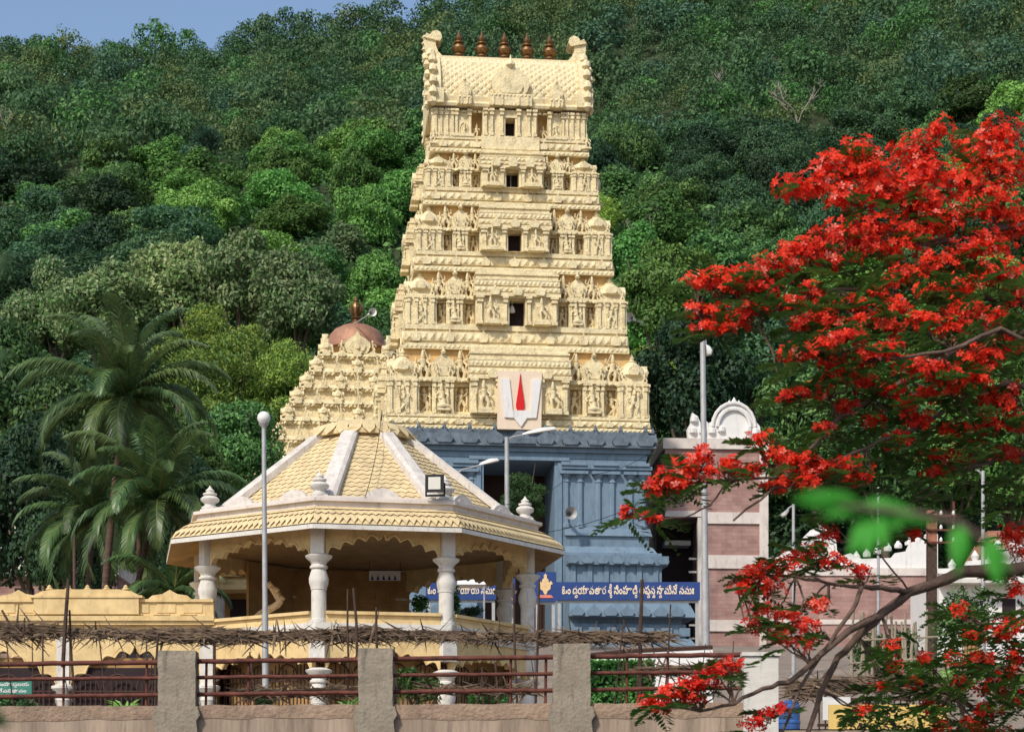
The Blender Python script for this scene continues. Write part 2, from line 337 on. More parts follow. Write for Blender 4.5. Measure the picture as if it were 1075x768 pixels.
# ================================================================== temple gateway tower
def nasi(w, h, x=0, z=0):                                # horseshoe gable outline with a pointed top
    q = [(-.36, 0), (-.44, .12), (-.5, .30), (-.47, .46), (-.36, .60), (-.22, .70), (-.10, .78), (-.05, .90), (0, 1.0)]
    q = q + [(-a, b) for a, b in q[-2::-1]]
    return [(x + a * w, z + b * h) for a, b in q]
def petals(mb, u0, u1, y, z, w, h, t, m=None):           # row of small bulging blocks along x
    n = max(1, int(abs(u1 - u0) / w)); s = (u1 - u0) / n
    for i in range(n):
        a = u0 + s * (i + .12); b = u0 + s * (i + .88); c = (a + b) / 2
        mb.add([(a, y, z), (b, y, z), (b, y, z + h), (a, y, z + h), (c, y - t, z + h * .35)], [(0, 1, 4), (1, 2, 4), (2, 3, 4), (3, 0, 4)], m)
def ringbox(mb, W, D, z0, z1, p0=0.0, p1=None, m=None):
    p1 = p0 if p1 is None else p1
    a, b, c, d = W + p0, D + p0, W + p1, D + p1
    mb.loft([[(-a, -b, z0), (a, -b, z0), (a, b, z0), (-a, b, z0)], [(-c, -d, z1), (c, -d, z1), (c, d, z1), (-c, d, z1)]], m)

TW_B = R(6)
tower = thing('temple_gateway_tower', 'tall tapering cream temple tower crowded with carvings above a grey blue stone base', 'temple tower', (-0.16, 121.45, 12.4), TW_B)
Z0 = 12.4
tw = MB                                                   # local z = world z - 12.4

# statue meshes ---------------------------------------------------
def statue_mb(kind):
    mb = MB()
    mb.box(-.26, .26, -.16, .12, 0, .10)
    sw = .06 if kind == 0 else -.08
    if kind < 2:
        mb.tube([(-.09, 0, .1), (-.13, -.05, .32), (-.07 + sw, 0, .54)], [.055, .065, .09], 6)
        mb.tube([(.10, 0, .1), (.16, -.08, .33), (.06 + sw, 0, .54)], [.055, .065, .09], 6)
    else:
        mb.tube([(-.25, -.1, .16), (0, -.16, .2), (.25, -.1, .16)], [.06, .09, .06], 6)
        mb.tube([(0, 0, .12), (0, 0, .5)], [.16, .12], 8)
    mb.tube([(sw, 0, .50), (sw * .6, -.02, .62), (sw, 0, .76), (sw, 0, .83)], [.12, .095, .14, .05], 8)
    mb.lathe(sw, -.02, [(.02, .80), (.075, .84), (.08, .90), (.075, .95), (.085, .97), (.05, 1.06), (.055, 1.09), (.01, 1.18)], 8)
    mb.tube([(sw - .13, 0, .74), (-.27 + sw, -.06, .62), (-.22 + sw, -.12, .74 if kind == 1 else .50)], [.045, .04, .035], 5)
    mb.tube([(sw + .13, 0, .74), (.27 + sw, -.06, .64), (.25 + sw, -.10, .86 if kind == 0 else .52)], [.045, .04, .035], 5)
    if kind != 1:
        mb.tube([(sw - .12, .03, .76), (-.30 + sw, .0, .86), (-.26 + sw, -.02, 1.0)], [.04, .035, .03], 5)
    if kind == 2:                                        # arch behind the seated figure
        mb.tube([(-.36, .08, .1), (-.36, .08, .7), (-.24, .08, 1.05), (0, .08, 1.22), (.24, .08, 1.05), (.36, .08, .7), (.36, .08, .1)], .055, 6)
    return mb
STAT = []
for k in range(3):
    o = statue_mb(k).build('statue', 'cream_smooth', tower, smooth=50); STAT.append(o)
stat_used = [False] * 3; n_stat = 0
def put_statue(kind, x, y, z, h, rz=0.0, flip=1):
    global n_stat
    if n_stat >= 98: return
    n_stat += 1
    o = STAT[kind]
    if stat_used[kind]:
        o = o.copy(); COL.objects.link(o); o.parent = tower
    stat_used[kind] = True
    o.location = (x - .07 * max(0, (z - 15) / 4.2), y, z); o.scale = (h / 1.15 * flip, h / 1.15, h / 1.15); o.rotation_euler = (0, 0, rz)

def relief(mb, x, y, z, h, f=1, m=None):                 # small carved figure standing out of a wall
    k = h
    mb.tube([(x - .10 * k, y, z), (x - .13 * k * f, y - .05 * k, z + .25 * k), (x - .03 * k, y, z + .48 * k)], [.06 * k, .06 * k, .08 * k], 5, m)
    mb.tube([(x + .12 * k, y, z), (x + .16 * k, y - .06 * k, z + .26 * k), (x + .04 * k, y, z + .48 * k)], [.06 * k, .06 * k, .08 * k], 5, m)
    mb.tube([(x, y, z + .44 * k), (x - .04 * k * f, y - .03 * k, z + .56 * k), (x, y, z + .72 * k), (x, y, z + .77 * k)], [.11 * k, .09 * k, .13 * k, .05 * k], 6, m)
    mb.lathe(x + .02 * k * f, y - .03 * k, [(.02 * k, z + .75 * k), (.085 * k, z + .81 * k), (.075 * k, z + .90 * k), (.04 * k, z + 1.0 * k)], 6, 0, m)
    mb.tube([(x - .13 * k, y, z + .70 * k), (x - .27 * k, y - .08 * k, z + (.58 if f > 0 else .86) * k), (x - .17 * k, y - .12 * k, z + .48 * k)], [.04 * k, .035 * k, .03 * k], 4, m)
    mb.tube([(x + .13 * k, y, z + .70 * k), (x + .27 * k, y - .08 * k, z + (.86 if f > 0 else .58) * k), (x + .24 * k, y - .10 * k, z + 1.0 * k if f > 0 else z + .5 * k)], [.04 * k, .035 * k, .03 * k], 4, m)
def kuta_roof(mb, x, y, z, r, h, m=None):
    mb.box(x - r * 1.0, x + r * 1.0, y - r * 1.0, y + r * 1.0, z, z + h * .10, m)
    mb.box(x - r * .78, x + r * .78, y - r * .78, y + r * .78, z + h * .10, z + h * .24, m)
    mb.lathe(x, y, [(r * .95, z + h * .24), (r * 1.12, z + h * .30), (r * 1.05, z + h * .42), (r * .82, z + h * .56), (r * .45, z + h * .68), (r * .36, z + h * .72), (r * .42, z + h * .75), (r * .16, z + h * .80), (r * .22, z + h * .86), (r * .10, z + h * .93), (.01, z + h)], 12, R(15), m)
    for s in range(4):
        a = s * math.pi / 2
        T0 = mb.T.copy(); mb.T = mb.T @ Matrix.Translation((x, y, 0)) @ Matrix.Rotation(a, 4, 'Z')
        mb.prism(nasi(r * .8, h * .36, 0, z + h * .28), -r * 1.16, -r * .7, m); mb.T = T0

def pilaster(mb, x, y, z0, z1, w, m=None, proj=.14):
    h = z1 - z0
    mb.box(x - w * .75, x + w * .75, y - proj * 1.3, y + .1, z0, z0 + h * .10, m)
    mb.box(x - w * .5, x + w * .5, y - proj, y + .1, z0 + h * .10, z0 + h * .78, m)
    mb.box(x - w * .8, x + w * .8, y - proj * 1.5, y + .1, z0 + h * .78, z0 + h * .86, m)
    mb.box(x - w * .6, x + w * .6, y - proj * 1.2, y + .1, z0 + h * .86, z0 + h * .92, m)
    mb.box(x - w * 1.0, x + w * 1.0, y - proj * 1.7, y + .1, z0 + h * .92, z1, m)

def tier_face(mb, D, W, z1, z2, z3, bw, cw, bay, ang, stat_front=True):
    """one side of a storey, facing local -y after rotation by ang; W half width, D half depth"""
    T0 = mb.T.copy(); mb.T = T0 @ Matrix.Rotation(ang, 4, 'Z')
    Rm = Matrix.Rotation(ang, 4, 'Z')
    def st(kind, u, y, z, h, flip=1):
        p = Rm @ Vector((u, y, z)); put_statue(kind, p.x, p.y, p.z, h, ang, flip)
    core = D - 0.75
    h12, h23 = z2 - z1, z3 - z2
    inner = W - cw                                        # inner edge of the corner shrine
    span = inner - bw
    pu = bw + span * .5; pw = min(1.6, span * .42)
    for s in (-1, 1):
        # middle shrine
        u = s * pu
        mb.box(u - pw / 2, u + pw / 2, -D + .18, -core + .1, z1, z2)
        for q in (-1, -.45, .45, 1): pilaster(mb, u + q * (pw / 2 - .12), -D + .18, z1 + .05, z2, .12)
        mb.box(u - pw / 2 - .10, u + pw / 2 + .10, -D - .02, -core + .05, z2 - .04, z2 + h23 * .10)
        mb.prism(nasi(pw * 1.15, h23 * .86, u, z2 + h23 * .10), -D + .16, -core + .12)
        mb.prism(nasi(pw * .72, h23 * .56, u, z2 + h23 * .14), -D + .07, -D + .2)
        mb.lathe(u, -D + .06, [(.10, z2 + h23 * .8), (.16, z2 + h23 * .86), (.05, z2 + h23 * .93), (.01, z2 + h23 * 1.05)], 6)
        st(2, u, -D + .04, z1 + h12 * .10, h12 * .80)
        if stat_front:
            for q in (-.33, .33): relief(mb, u + q * pw, -D + .05, z2 + h23 * .10, h23 * .42, 1 if q > 0 else -1)
            relief(mb, s * (W - cw / 2), -D - .05, z1 + h12 * .1, h12 * .72, s)
            for q in (-.42, .42): relief(mb, s * (W - cw / 2) + q * cw, -D + .12, z2 + .02, h23 * .40, 1 if q > 0 else -1)
        # gaps on either side: thin pilasters at the back wall, statues above
        g0, g1 = pu - pw / 2, pu + pw / 2
        for (a, b) in ((bw, g0), (g1, inner)):
            c = (a + b) / 2 * s; wd = b - a
            for q in (-.36, .36): pilaster(mb, c + q * wd, -core, z1 + .05, z2 - .1, .10)
            mb.box(c - wd / 2, c + wd / 2, -core - .34, -core + .05, z1, z1 + h12 * .12)
            mb.box(c - wd / 2, c + wd / 2, -core - .30, -core + .05, z2 - h12 * .14, z2 - .015)
            if stat_front:
                relief(mb, c, -core - .12, z1 + h12 * .13, h12 * .68, 1 if (a == bw) else -1)
                for q in (-.38, .38): relief(mb, c + q * wd, -core - .30, z2 + .02, h23 * .55, 1 if q > 0 else -1)
                st(0, c, -core - .36, z2 + .02, h23 * .92, s)
                mb.tube([(c - wd * .34, -core - .12, z2), (c - wd * .36, -core - .16, z2 + h23 * .5), (c, -core - .2, z2 + h23 * .97), (c + wd * .36, -core - .16, z2 + h23 * .5), (c + wd * .34, -core - .12, z2)], .07, 5)
    # cornice above the wall with little bumps
    mb.loft([[(-W + .1, -D + .12, z2 - .02), (W - .1, -D + .12, z2 - .02), (W - .1, -core + .02, z2 - .02), (-W + .1, -core + .02, z2 - .02)],
             [(-W + .2, -D + .30, z2 + h23 * .10 - .01), (W - .2, -D + .30, z2 + h23 * .10 - .01), (W - .2, -core + .02, z2 + h23 * .10 - .01), (-W + .2, -core + .02, z2 + h23 * .10 - .01)]])
    petals(mb, -W + .15, W - .15, -D + .14, z2 - .10, .34, .16, .10)
    if bay:
        bd = D + .30; ow = bay[0]; oz0, oz1 = bay[1], bay[2]
        for s in (-1, 1):
            x0, x1 = sorted((s * ow, s * bw)); mb.box(x0, x1, -bd, -core + .1, z1, z2)
            pilaster(mb, s * (bw - .22), -bd, z1, z2, .22, proj=.18)
            pilaster(mb, s * (ow + .20), -bd, z1, z2, .16, proj=.16)
            mb.box(s * (bw + ow) / 2 - .45, s * (bw + ow) / 2 + .45, -bd - .42, -bd + .05, z1 - .02, z1 + .16)
            if stat_front: st(1 if s > 0 else 0, s * (bw + ow) / 2 + s * .06, -bd - .20, z1 + .15, h12 * .86, s)
        if oz0 > z1: mb.box(-ow - .01, ow + .01, -bd + .02, -core + .1, z1 + .002, oz0)
        if oz1 < z2: mb.box(-ow - .01, ow + .01, -bd + .02, -core + .1, oz1, z2 - .002)
        nm = 9
        for k in range(nm):
            pk = (.22, .06, .16, .03, .13, .15, .0, .08, -.06)[k]; fz = [0, .12, .17, .34, .40, .58, .63, .78, .84, 1.0]
            mb.box(-bw - pk * .6, bw + pk * .6, -bd - pk, -core + .1 - .004 * k, z2 + h23 * fz[k] + .002, z2 + h23 * fz[k + 1] + (.01 if k == nm - 1 else 0))
        petals(mb, -bw, bw, -bd - .16, z2 + h23 * .18, .30, h23 * .13, .06); petals(mb, -bw, bw, -bd - .13, z2 + h23 * .42, .24, h23 * .14, .05)
        for q in (-.55, 0, .55):
            mb.prism(nasi(.55, .6, q * bw, z2 + .04), -bd - .34, -bd - .1)
    mb.T = T0

#        W     D     band z0..z1      wall z2  roof z3   bay half width, window half width, window z
TIERS = [(7.20, 5.30, 25.26, 26.10, 28.00, 29.80, 2.75, None),
         (6.12, 4.62, 29.80, 31.20, 32.75, 34.30, 2.30, (.46, 31.20, 32.68)),
         (5.42, 4.05, 34.30, 35.45, 36.70, 38.15, 1.95, (.40, 35.47, 36.62)),
         (4.80, 3.50, 38.15, 39.20, 40.25, 41.30, 1.75, (.38, 39.22, 40.20)),
         (4.30, 3.00, 41.30, 42.25, 43.75, 44.00, 1.55, (.30, 42.27, 43.30))]
TIERS = [(a, b, c - Z0, d - Z0, e - Z0, f - Z0, g, (h[0], h[1] - Z0, h[2] - Z0) if h else None) for a, b, c, d, e, f, g, h in TIERS]
for ti, (W, D, z0, z1, z2, z3, bw, win) in enumerate(TIERS):
    mb = MB(); last = ti == 4
    # recessed core (painted orange)
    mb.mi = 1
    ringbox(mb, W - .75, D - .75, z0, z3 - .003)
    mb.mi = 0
    hb = z1 - z0
    for a, b, p in ((0, .22, .20), (.22, .34, .02), (.34, .70, .12), (.70, .80, -.02), (.80, 1.0, .10)):
        ringbox(mb, W, D, z0 + hb * a + .002, z0 + hb * b, p)
    for ang, wl, dl in ((0, W, D), (math.pi / 2, D, W), (-math.pi / 2, D, W), (math.pi, W, D)):
        T0 = mb.T.copy(); mb.T = Matrix.Rotation(ang, 4, 'Z')
        petals(mb, -wl - .1, wl + .1, -dl - .12, z0 + hb * .36, .42, hb * .32, .10)
        petals(mb, -wl - .15, wl + .15, -dl - .20, z0 + hb * .03, .26, hb * .16, .05)
        for k in range(max(0, int(wl * 2) - 1) if ang else 0):
            relief(mb, -wl + .4 + k * .5, -dl - .14, z0 + hb * .34, hb * .34, 1 if k % 2 else -1)
        for k in range(int(wl * 1.3)):
            u = -wl + .5 + k * (2 * wl - 1) / max(1, int(wl * 1.3) - 1)
            mb.prism(nasi(.5, hb * .5, u, z0 + hb * .30), -dl - .26, -dl - .05)
        mb.T = T0
    cw = 1.55 if ti < 2 else 1.35 if ti < 4 else 1.15
    # corner shrines
    for sx in (-1, 1):
        for sy in (-1, 1):
            cx, cy = sx * (W - cw / 2), sy * (D - cw / 2)
            mb.box(cx - cw / 2, cx + cw / 2, cy - cw / 2, cy + cw / 2, z1 - .01, z2)
            for ang in (0, math.pi / 2, -math.pi / 2, math.pi):
                T0 = mb.T.copy(); mb.T = Matrix.Translation((cx, cy, 0)) @ Matrix.Rotation(ang, 4, 'Z')
                for q in (-1, -.35, .35, 1): pilaster(mb, q * (cw / 2 - .1), -cw / 2, z1, z2, .13, proj=.10)
                mb.T = T0
            if not last:
                kuta_roof(mb, cx, cy, z2 - .02, cw * .49, (z3 - z2) * 1.04)
            else: mb.box(cx - cw * .55, cx + cw * .55, cy - cw * .55, cy + cw * .55, z2 - .2, z2 - .03)
    if not last:
        bay = win if win else (1.0, z1, z1 + .01)
        tier_face(mb, D, W, z1, z2, z3, bw, cw, bay, 0)
        tier_face(mb, W, D, z1, z2, z3, bw * .55, cw, (.3, z1, z1 + .01), -math.pi / 2, True)
        tier_face(mb, W, D, z1, z2, z3, bw * .55, cw, (.3, z1, z1 + .01), math.pi / 2, False)
        tier_face(mb, D, W, z1, z2, z3, bw, cw, (.4, z1, z1 + .01), math.pi, False)
    else:
        core = D - .75
        for s in (-1, 1):
            u = s * 2.65
            mb.box(u - .5, u + .5, -D + .05, -core + .1, z1, z2)
            for q in (-.38, .38): pilaster(mb, u + q, -D + .05, z1, z2, .14)
            mb.box(u - .6, u + .6, -D - .15, -D + .1, z1 - .03, z1 + .14)
            x0, x1 = sorted((s * win[0], s * bw)); mb.box(x0, x1, -D - .2, -core + .1, z1 - .01, z2)
            for q in (win[0] + .18, bw - .5, bw - .15): pilaster(mb, s * q, -D - .2, z1, z2, .14)
            put_statue(0, s * 3.55, -D + .2, z1 + .02, .86, 0, s); put_statue(1, s * 1.95, -D + .25, z1 + .02, .8, 0, s)
            put_statue(2, s * 2.65, -D - .02, z1 + .06, .7, 0, s); put_statue(1, s * (W + .1), -D - .1, z1 - .5, .85, 0, s)
            put_statue(0, -(W + .05), s * 1.2, z1, .85, -math.pi / 2, s)
        mb.box(-bw - .1, bw + .1, -D - .34, -core, z1 - hb * .8, z1 - .012); mb.box(-win[0] - .01, win[0] + .01, -D - .18, -core + .05, win[2], z2 - .004)
        petals(mb, -W, W, -D - .02, z2 - .16, .3, .14, .08)
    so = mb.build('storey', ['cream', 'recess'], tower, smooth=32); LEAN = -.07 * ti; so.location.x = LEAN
    if win:
        ow, oz0, oz1 = win
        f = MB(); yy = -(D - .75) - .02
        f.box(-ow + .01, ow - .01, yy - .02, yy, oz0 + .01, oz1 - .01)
        wo = f.build('window', 'dark', tower, loc=(LEAN, 0, 0))  # dark panel on the core, painting the shade of an open window
        g = MB(); y2 = -(D + (.30 if ti < 4 else .2)) - .03
        g.box(-ow - .10, -ow + .02, y2, y2 + .12, oz0, oz1); g.box(ow - .02, ow + .10, y2, y2 + .12, oz0, oz1); g.box(-ow - .16, ow + .16, y2 - .03, y2 + .12, oz1, oz1 + .10)
        g.build('frame', 'cream_smooth', wo)
        if ti == 3:
            g = MB(); g.box(-.02, .02, yy - .10, yy - .05, oz0, oz1); g.build('mullion', 'metal', wo)
        if ti == 1:
            g = MB(); g.lathe(-.22, yy - .45, [(.02, oz1), (.02, oz1 - .25), (.10, oz1 - .3), (.16, oz1 - .5), (.17, oz1 - .62), (.06, oz1 - .66)], 10); g.build('hanging_lamp', 'lampwhite', wo, smooth=40)
# barrel roof ------------------------------------------------------
ze = 44.0 - Z0
mb = MB()
ringbox(mb, 4.32, 3.10, ze - .12, ze + .02, .16, .22); ringbox(mb, 4.32, 3.10, ze + .022, ze + .16, .22, .10)
prof = [(-3.02, 0), (-3.16, .45), (-3.10, 1.0), (-2.84, 1.7), (-2.40, 2.35), (-1.75, 2.9), (-.95, 3.22), (0, 3.32)]
prof = prof + [(-a, b) for a, b in prof[-2::-1]]
pa = np.array(prof); sl = np.concatenate([[0], np.cumsum(np.linalg.norm(np.diff(pa, axis=0), axis=1))])
nu, nv = 300, 130; xs = np.linspace(-4.0, 4.0, nu); ss = np.linspace(0, sl[-1], nv)
yy = np.interp(ss, sl, pa[:, 0]); zz = np.interp(ss, sl, pa[:, 1])
ty = np.gradient(yy); tz = np.gradient(zz); nl = np.hypot(ty, tz); ny, nz = -tz / nl, ty / nl
verts = []
for j in range(nv):
    for i in range(nu):
        a = (xs[i] * 2.1 + ss[j] * 2.3) % 1.0; b = (xs[i] * 2.1 - ss[j] * 2.3) % 1.0
        d = max(0, min(a, 1 - a, b, 1 - b) - .08); d = min(d, .14) * .5
        if ss[j] < .35 or 2.75 < ss[j] < 3.0: d = .09
        verts.append((xs[i], yy[j] + ny[j] * d, ze + .16 + zz[j] + nz[j] * d))
fs = [(j * nu + i, j * nu + i + 1, (j + 1) * nu + i + 1, (j + 1) * nu + i) for j in range(nv - 1) for i in range(nu - 1)]
mb.add(verts, fs)
mb.box(-4.05, 4.05, -.75, .75, ze + 3.36, ze + 3.62)       # ridge platform
mb.box(-4.05, 4.05, -1.35, 1.35, ze + 3.08, ze + 3.36)
petals(mb, -4.0, 4.0, -1.36, ze + 3.1, .3, .2, .06)
barrel = mb.build('barrel_roof', 'cream_smooth', tower, smooth=30, loc=(-.28, 0, 0))
# dormers
mb = MB()
for u, wd, h, yb in ((0, 2.3, 2.5, -3.55), (-2.6, .8, 1.5, -3.5), (2.6, .8, 1.5, -3.5)):
    mb.box(u - wd * .52, u + wd * .52, yb, -2.6, ze - .1, ze + h * .22)
    mb.prism(nasi(wd * .95, h * .8, u, ze + h * .22), yb + .12, -2.0 if wd > 1 else -2.5)
    mb.prism(nasi(wd * .6, h * .5, u, ze + h * .24), yb + .02, yb + .2)
    mb.lathe(u, yb + .15, [(.05, ze + h * .8), (wd * .12, ze + h * .88), (wd * .10, ze + h * .95), (wd * .04, ze + h), (.01, ze + h * 1.12)], 8)
    for q in (-.42, -.2, .2, .42): mb.box(u + q * wd - .04, u + q * wd + .04, yb - .06, yb + .02, ze - .08, ze + h * .2)
    petals(mb, u - wd * .5, u + wd * .5, yb, ze + h * .16, .2, .14, .07)
mb.build('dormer', 'cream', tower, loc=(-.28, 0, 0))
# gable ends with inward curling horns
for s in (-1, 1):
    mb = MB()
    T = Matrix.Translation((s * 4.22, 0, ze)) @ Matrix.Rotation(R(90), 4, 'Z')
    big = [(a * 1.10, b * 1.10) for a, b in prof]
    mb.T = T; mb.prism([(-3.3, -.1)] + big + [(3.3, -.1)], -.30, .30)
    mb.T = Matrix.Translation((s * 4.22, 0, ze))
    for k, (a, b) in enumerate(prof):                      # spiked outer border
        mb.lathe(s * .15, a * 1.14, [(.02, b * 1.1 - .25), (.26, b * 1.1 - .05), (.22, b * 1.1 + .18), (.06, b * 1.1 + .35)], 7)
        if k < 7:
            for q in (.35, .75): mb.lathe(s * .42, a * (1.02 - q * .25), [(.02, b * 1.05 - .2), (.2, b * 1.05), (.14, b * 1.05 + .2), (.02, b * 1.05 + .3)], 6)
    # horn seen from the front: concave sweep up to a curled scroll
    horn = [(.42, 3.3), (-.35, 3.3), (-.42, 4.0), (-.50, 4.7), (-.34, 4.95), (-.15, 4.85), (0, 5.05), (.25, 5.12), (.48, 5.0), (.56, 4.72), (.42, 4.52), (.22, 4.55), (.20, 4.3), (.34, 3.95), (.62, 3.66), (.95, 3.5), (.95, 3.3)]
    mb.T = Matrix.Translation((s * 4.22, 0, ze))
    mb.prism([(-s * a, b) for a, b in horn], -.5, .5)
    mb.prism([(-s * a, b) for a, b in horn[3:12]], -.62, .62)
    for k in range(5): mb.lathe(s * .45, -.2, [(.02, 3.3 + k * .34), (.16, 3.42 + k * .34), (.03, 3.6 + k * .34)], 6)
    mb.T = Matrix.Identity(4)
    mb.box(s * 4.22 - .45, s * 4.22 + .45, -3.55, -2.9, ze - .05, ze + .75)
    mb.build('gable_end', 'cream', tower, smooth=35, loc=(-.28, 0, 0))
# finials
kp = [(.34, 0), (.40, .05), (.40, .14), (.22, .18), (.34, .27), (.34, .33), (.20, .38), (.40, .50), (.47, .64), (.40, .78), (.20, .86), (.33, .93), (.33, .99), (.16, 1.04), (.24, 1.14), (.25, 1.20), (.12, 1.36), (.01, 1.60)]
mb = MB(); mb.lathe(0, 0, kp, 16); k0 = mb.build('finial', 'brass', tower, smooth=40)
for i in range(5):
    o = k0 if i == 0 else k0.copy()
    if i: COL.objects.link(o); o.parent = tower
    o.location = ((i - 2) * 1.32 - .28, 0, ze + 3.61); o.scale = (.9, .9, 1.12)

# emblem plaque ----------------------------------------------------
def pl(px, py): return ((px - 545.2) * .0532, ZZ(py, 115.9) - Z0)
yb = -5.95
mb = MB(); mb.prism([pl(521.8, 391), pl(567.8, 391), pl(567, 452), pl(521.2, 452)], yb, -4.6)
pq = mb.build('emblem_plaque', 'pinkpaint', tower)
mb = MB()
q = lambda x, y: pl(490 + x / 7.68, 370 + y / 7.68)
mb.prism([q(262, 225), q(335, 225), q(362, 480), q(500, 480), q(515, 225), q(592, 225), q(550, 537), q(475, 540), q(428, 612), q(370, 540), q(295, 537)], yb - .10, yb + .02)
mb.build('white_mark', 'whitepaint', pq)
mb = MB()
tear = [(422, 180), (431, 260), (445, 350), (456, 430), (455, 458), (445, 476), (422, 484), (400, 476), (389, 458), (388, 430), (400, 350), (413, 260)]
mb.prism([q(*a) for a in tear], yb - .09, yb + .02); mb.build('red_mark', 'redpaint', pq)

# grey blue stone base --------------------------------------------
mb = MB(); W, D = 7.1, 5.45
OX0, OX1 = -2.0, 1.95; OZ = 23.55 - Z0; FD = -D
def wz(z): return z - Z0
def split_front(mb, W, D, za, zb, p, q=None):           # a band that leaves the gateway open in front and behind
    q = p if q is None else q
    for s, xo in ((-1, OX0 - .55), (1, OX1 + .55)):
        xo2 = xo
        a = [(s * (W + p), -D - p), (s * (W + p), D + p), (xo, D + p), (xo, -D - p)]
        b = [(s * (W + q), -D - q), (s * (W + q), D + q), (xo2, D + q), (xo2, -D - q)]
        mb.slab(a, za, zb, top=b)
split_front(mb, W, D, wz(19.9), wz(23.75), 0)
for za, zb, p, q in ((19.45, 19.9, .30, .18), (18.85, 19.45, .12, .16), (18.45, 18.85, .55, .30), (18.25, 18.45, .75, .75), (17.75, 18.25, 1.05, 1.10), (16.3, 17.75, .75, .75), (15.7, 16.3, .9, .9),
                     (15.45, 15.7, 2.05, 2.0), (14.75, 15.45, 2.4, 2.1), (14.4, 14.75, 1.7, 1.7), (13.6, 14.4, 1.9, 1.9), (13.2, 13.6, 2.4, 2.1), (11.9, 13.2, 2.6, 2.6)):
    split_front(mb, W, D, wz(za) + .002, wz(zb), p, q)
ringbox(mb, W, D, wz(23.75) + .002, wz(24.05), .05); ringbox(mb, W, D, wz(24.05) + .002, wz(24.30), .22)
# pilasters
for s in (-1, 1):
    for u in (2.62, 3.40, 4.42, 5.20, 6.22, 6.92):
        if s < 0: u += .05
        x = s * u
        mb.lathe(x, -D, [(.26, wz(19.9)), (.26, wz(20.1)), (.17, wz(20.15)), (.17, wz(22.4)), (.22, wz(22.45)), (.17, wz(22.55)), (.17, wz(22.62)), (.30, wz(22.78)), (.30, wz(22.86))], 8, R(22.5))
        mb.box(x - .40, x + .40, -D - .36, -D + .1, wz(22.86), wz(23.02))
    for a, b in ((2.62, 3.40), (4.42, 5.20), (6.22, 6.92)):
        c = s * (a + b) / 2; hw = (b - a) / 2 + .5
        mb.box(c - hw, c + hw, -D - .20, -D + .1, wz(23.16), wz(23.34)); mb.box(c - hw * .8, c + hw * .8, -D - .3, -D + .1, wz(23.34), wz(23.52))
    for k in range(6): mb.box(s * (2.9 + k * .92) - .13, s * (2.9 + k * .92) + .13, -D - .87, -D - .7, wz(16.3), wz(17.75))
    for k in range(7):
        mb.prism(nasi(.75, .62, s * (2.9 + k * .92), wz(14.78)), -D - 2.5, -D - 2.1); mb.prism(nasi(.6, .45, s * (2.8 + k * .85), wz(17.8)), -D - 1.2, -D - 1.0)
        mb.box(s * (2.9 + k * 1.0) - .3, s * (2.9 + k * 1.0) + .3, -D - 2.05, -D - 1.8, wz(13.75), wz(14.2))
for ang in (-math.pi / 2, math.pi / 2):
    T0 = mb.T; mb.T = Matrix.Rotation(ang, 4, 'Z')
    for u in (-4.6, -3.4, -1.9, -.7, .7, 1.9, 3.4, 4.6):
        mb.box(u - .17, u + .17, -W - .16, -W + .1, wz(19.9), wz(22.6)); mb.box(u - .38, u + .38, -W - .34, -W + .1, wz(22.6), wz(23.0))
    mb.T = T0
mb.build('stone_base', 'blue', tower)
mb = MB()                                                  # jambs, lintel and passage
for s, a, b in ((-1, OX0 - .55, OX0), (1, OX1, OX1 + .55)):
    mb.box(a, b, -D - .12, D, wz(11.9), OZ)
    m_ = (a + b) / 2; mb.box(m_ - .12, m_ + .12, -D - .22, -D - .1, wz(11.9), OZ - .1)
mb.box(OX0 - .55, OX1 + .55, -D - .12, D, OZ + .002, wz(23.75)); mb.box(OX0 - .8, OX1 + .8, -D - .30, -D - .1, OZ + .01, OZ + .20)
mb.build('gate_frame', 'blue', tower)
mb = MB(); mb.box(OX0 + .002, OX1 - .002, -D + 4.4, -D + 4.6, wz(11.9), OZ - .01)
for k in range(3): mb.box(OX0 + .1 + k * 1.25, OX0 + 1.25 + k * 1.25, -D + 4.3, -D + 4.395, wz(12.2), OZ - 1.6)
mb.build('gate_door', 'iron', tower)
mb = MB()
ringbox(mb, W, D, wz(24.302), wz(24.42), .50); ringbox(mb, W, D, wz(24.422), wz(25.0), .34, .20); ringbox(mb, W, D, wz(25.0) + .002, wz(25.26) - .002, .12)
for ang, wl, dl in ((0, W, D), (-math.pi / 2, D, W), (math.pi / 2, D, W)):
    T0 = mb.T; mb.T = Matrix.Rotation(ang, 4, 'Z'); n = 11 if wl > 6 else 8
    for k in range(n):
        u = -wl + .1 + k * (2 * wl - .2) / (n - 1)
        if ang == 0 and abs(u) < .5: continue
        mb.prism(nasi(.98, .82, u, wz(24.42)), -dl - .58, -dl - .1)
        mb.lathe(u, -dl - .4, [(.04, wz(25.15)), (.13, wz(25.24)), (.10, wz(25.38)), (.02, wz(25.55))], 7)
    mb.T = T0
mb.prism([(-.85, wz(24.42)), (.85, wz(24.42)), (.6, wz(24.7)), (.2, wz(25.1)), (-.2, wz(25.1)), (-.6, wz(24.7))], -D - .62, -D - .1)
mb.build('ledge_frieze', 'blue_grey', tower)
# fix unused statue prototypes
for k in range(3):
    if not stat_used[k]: bpy.data.objects.remove(STAT[k])

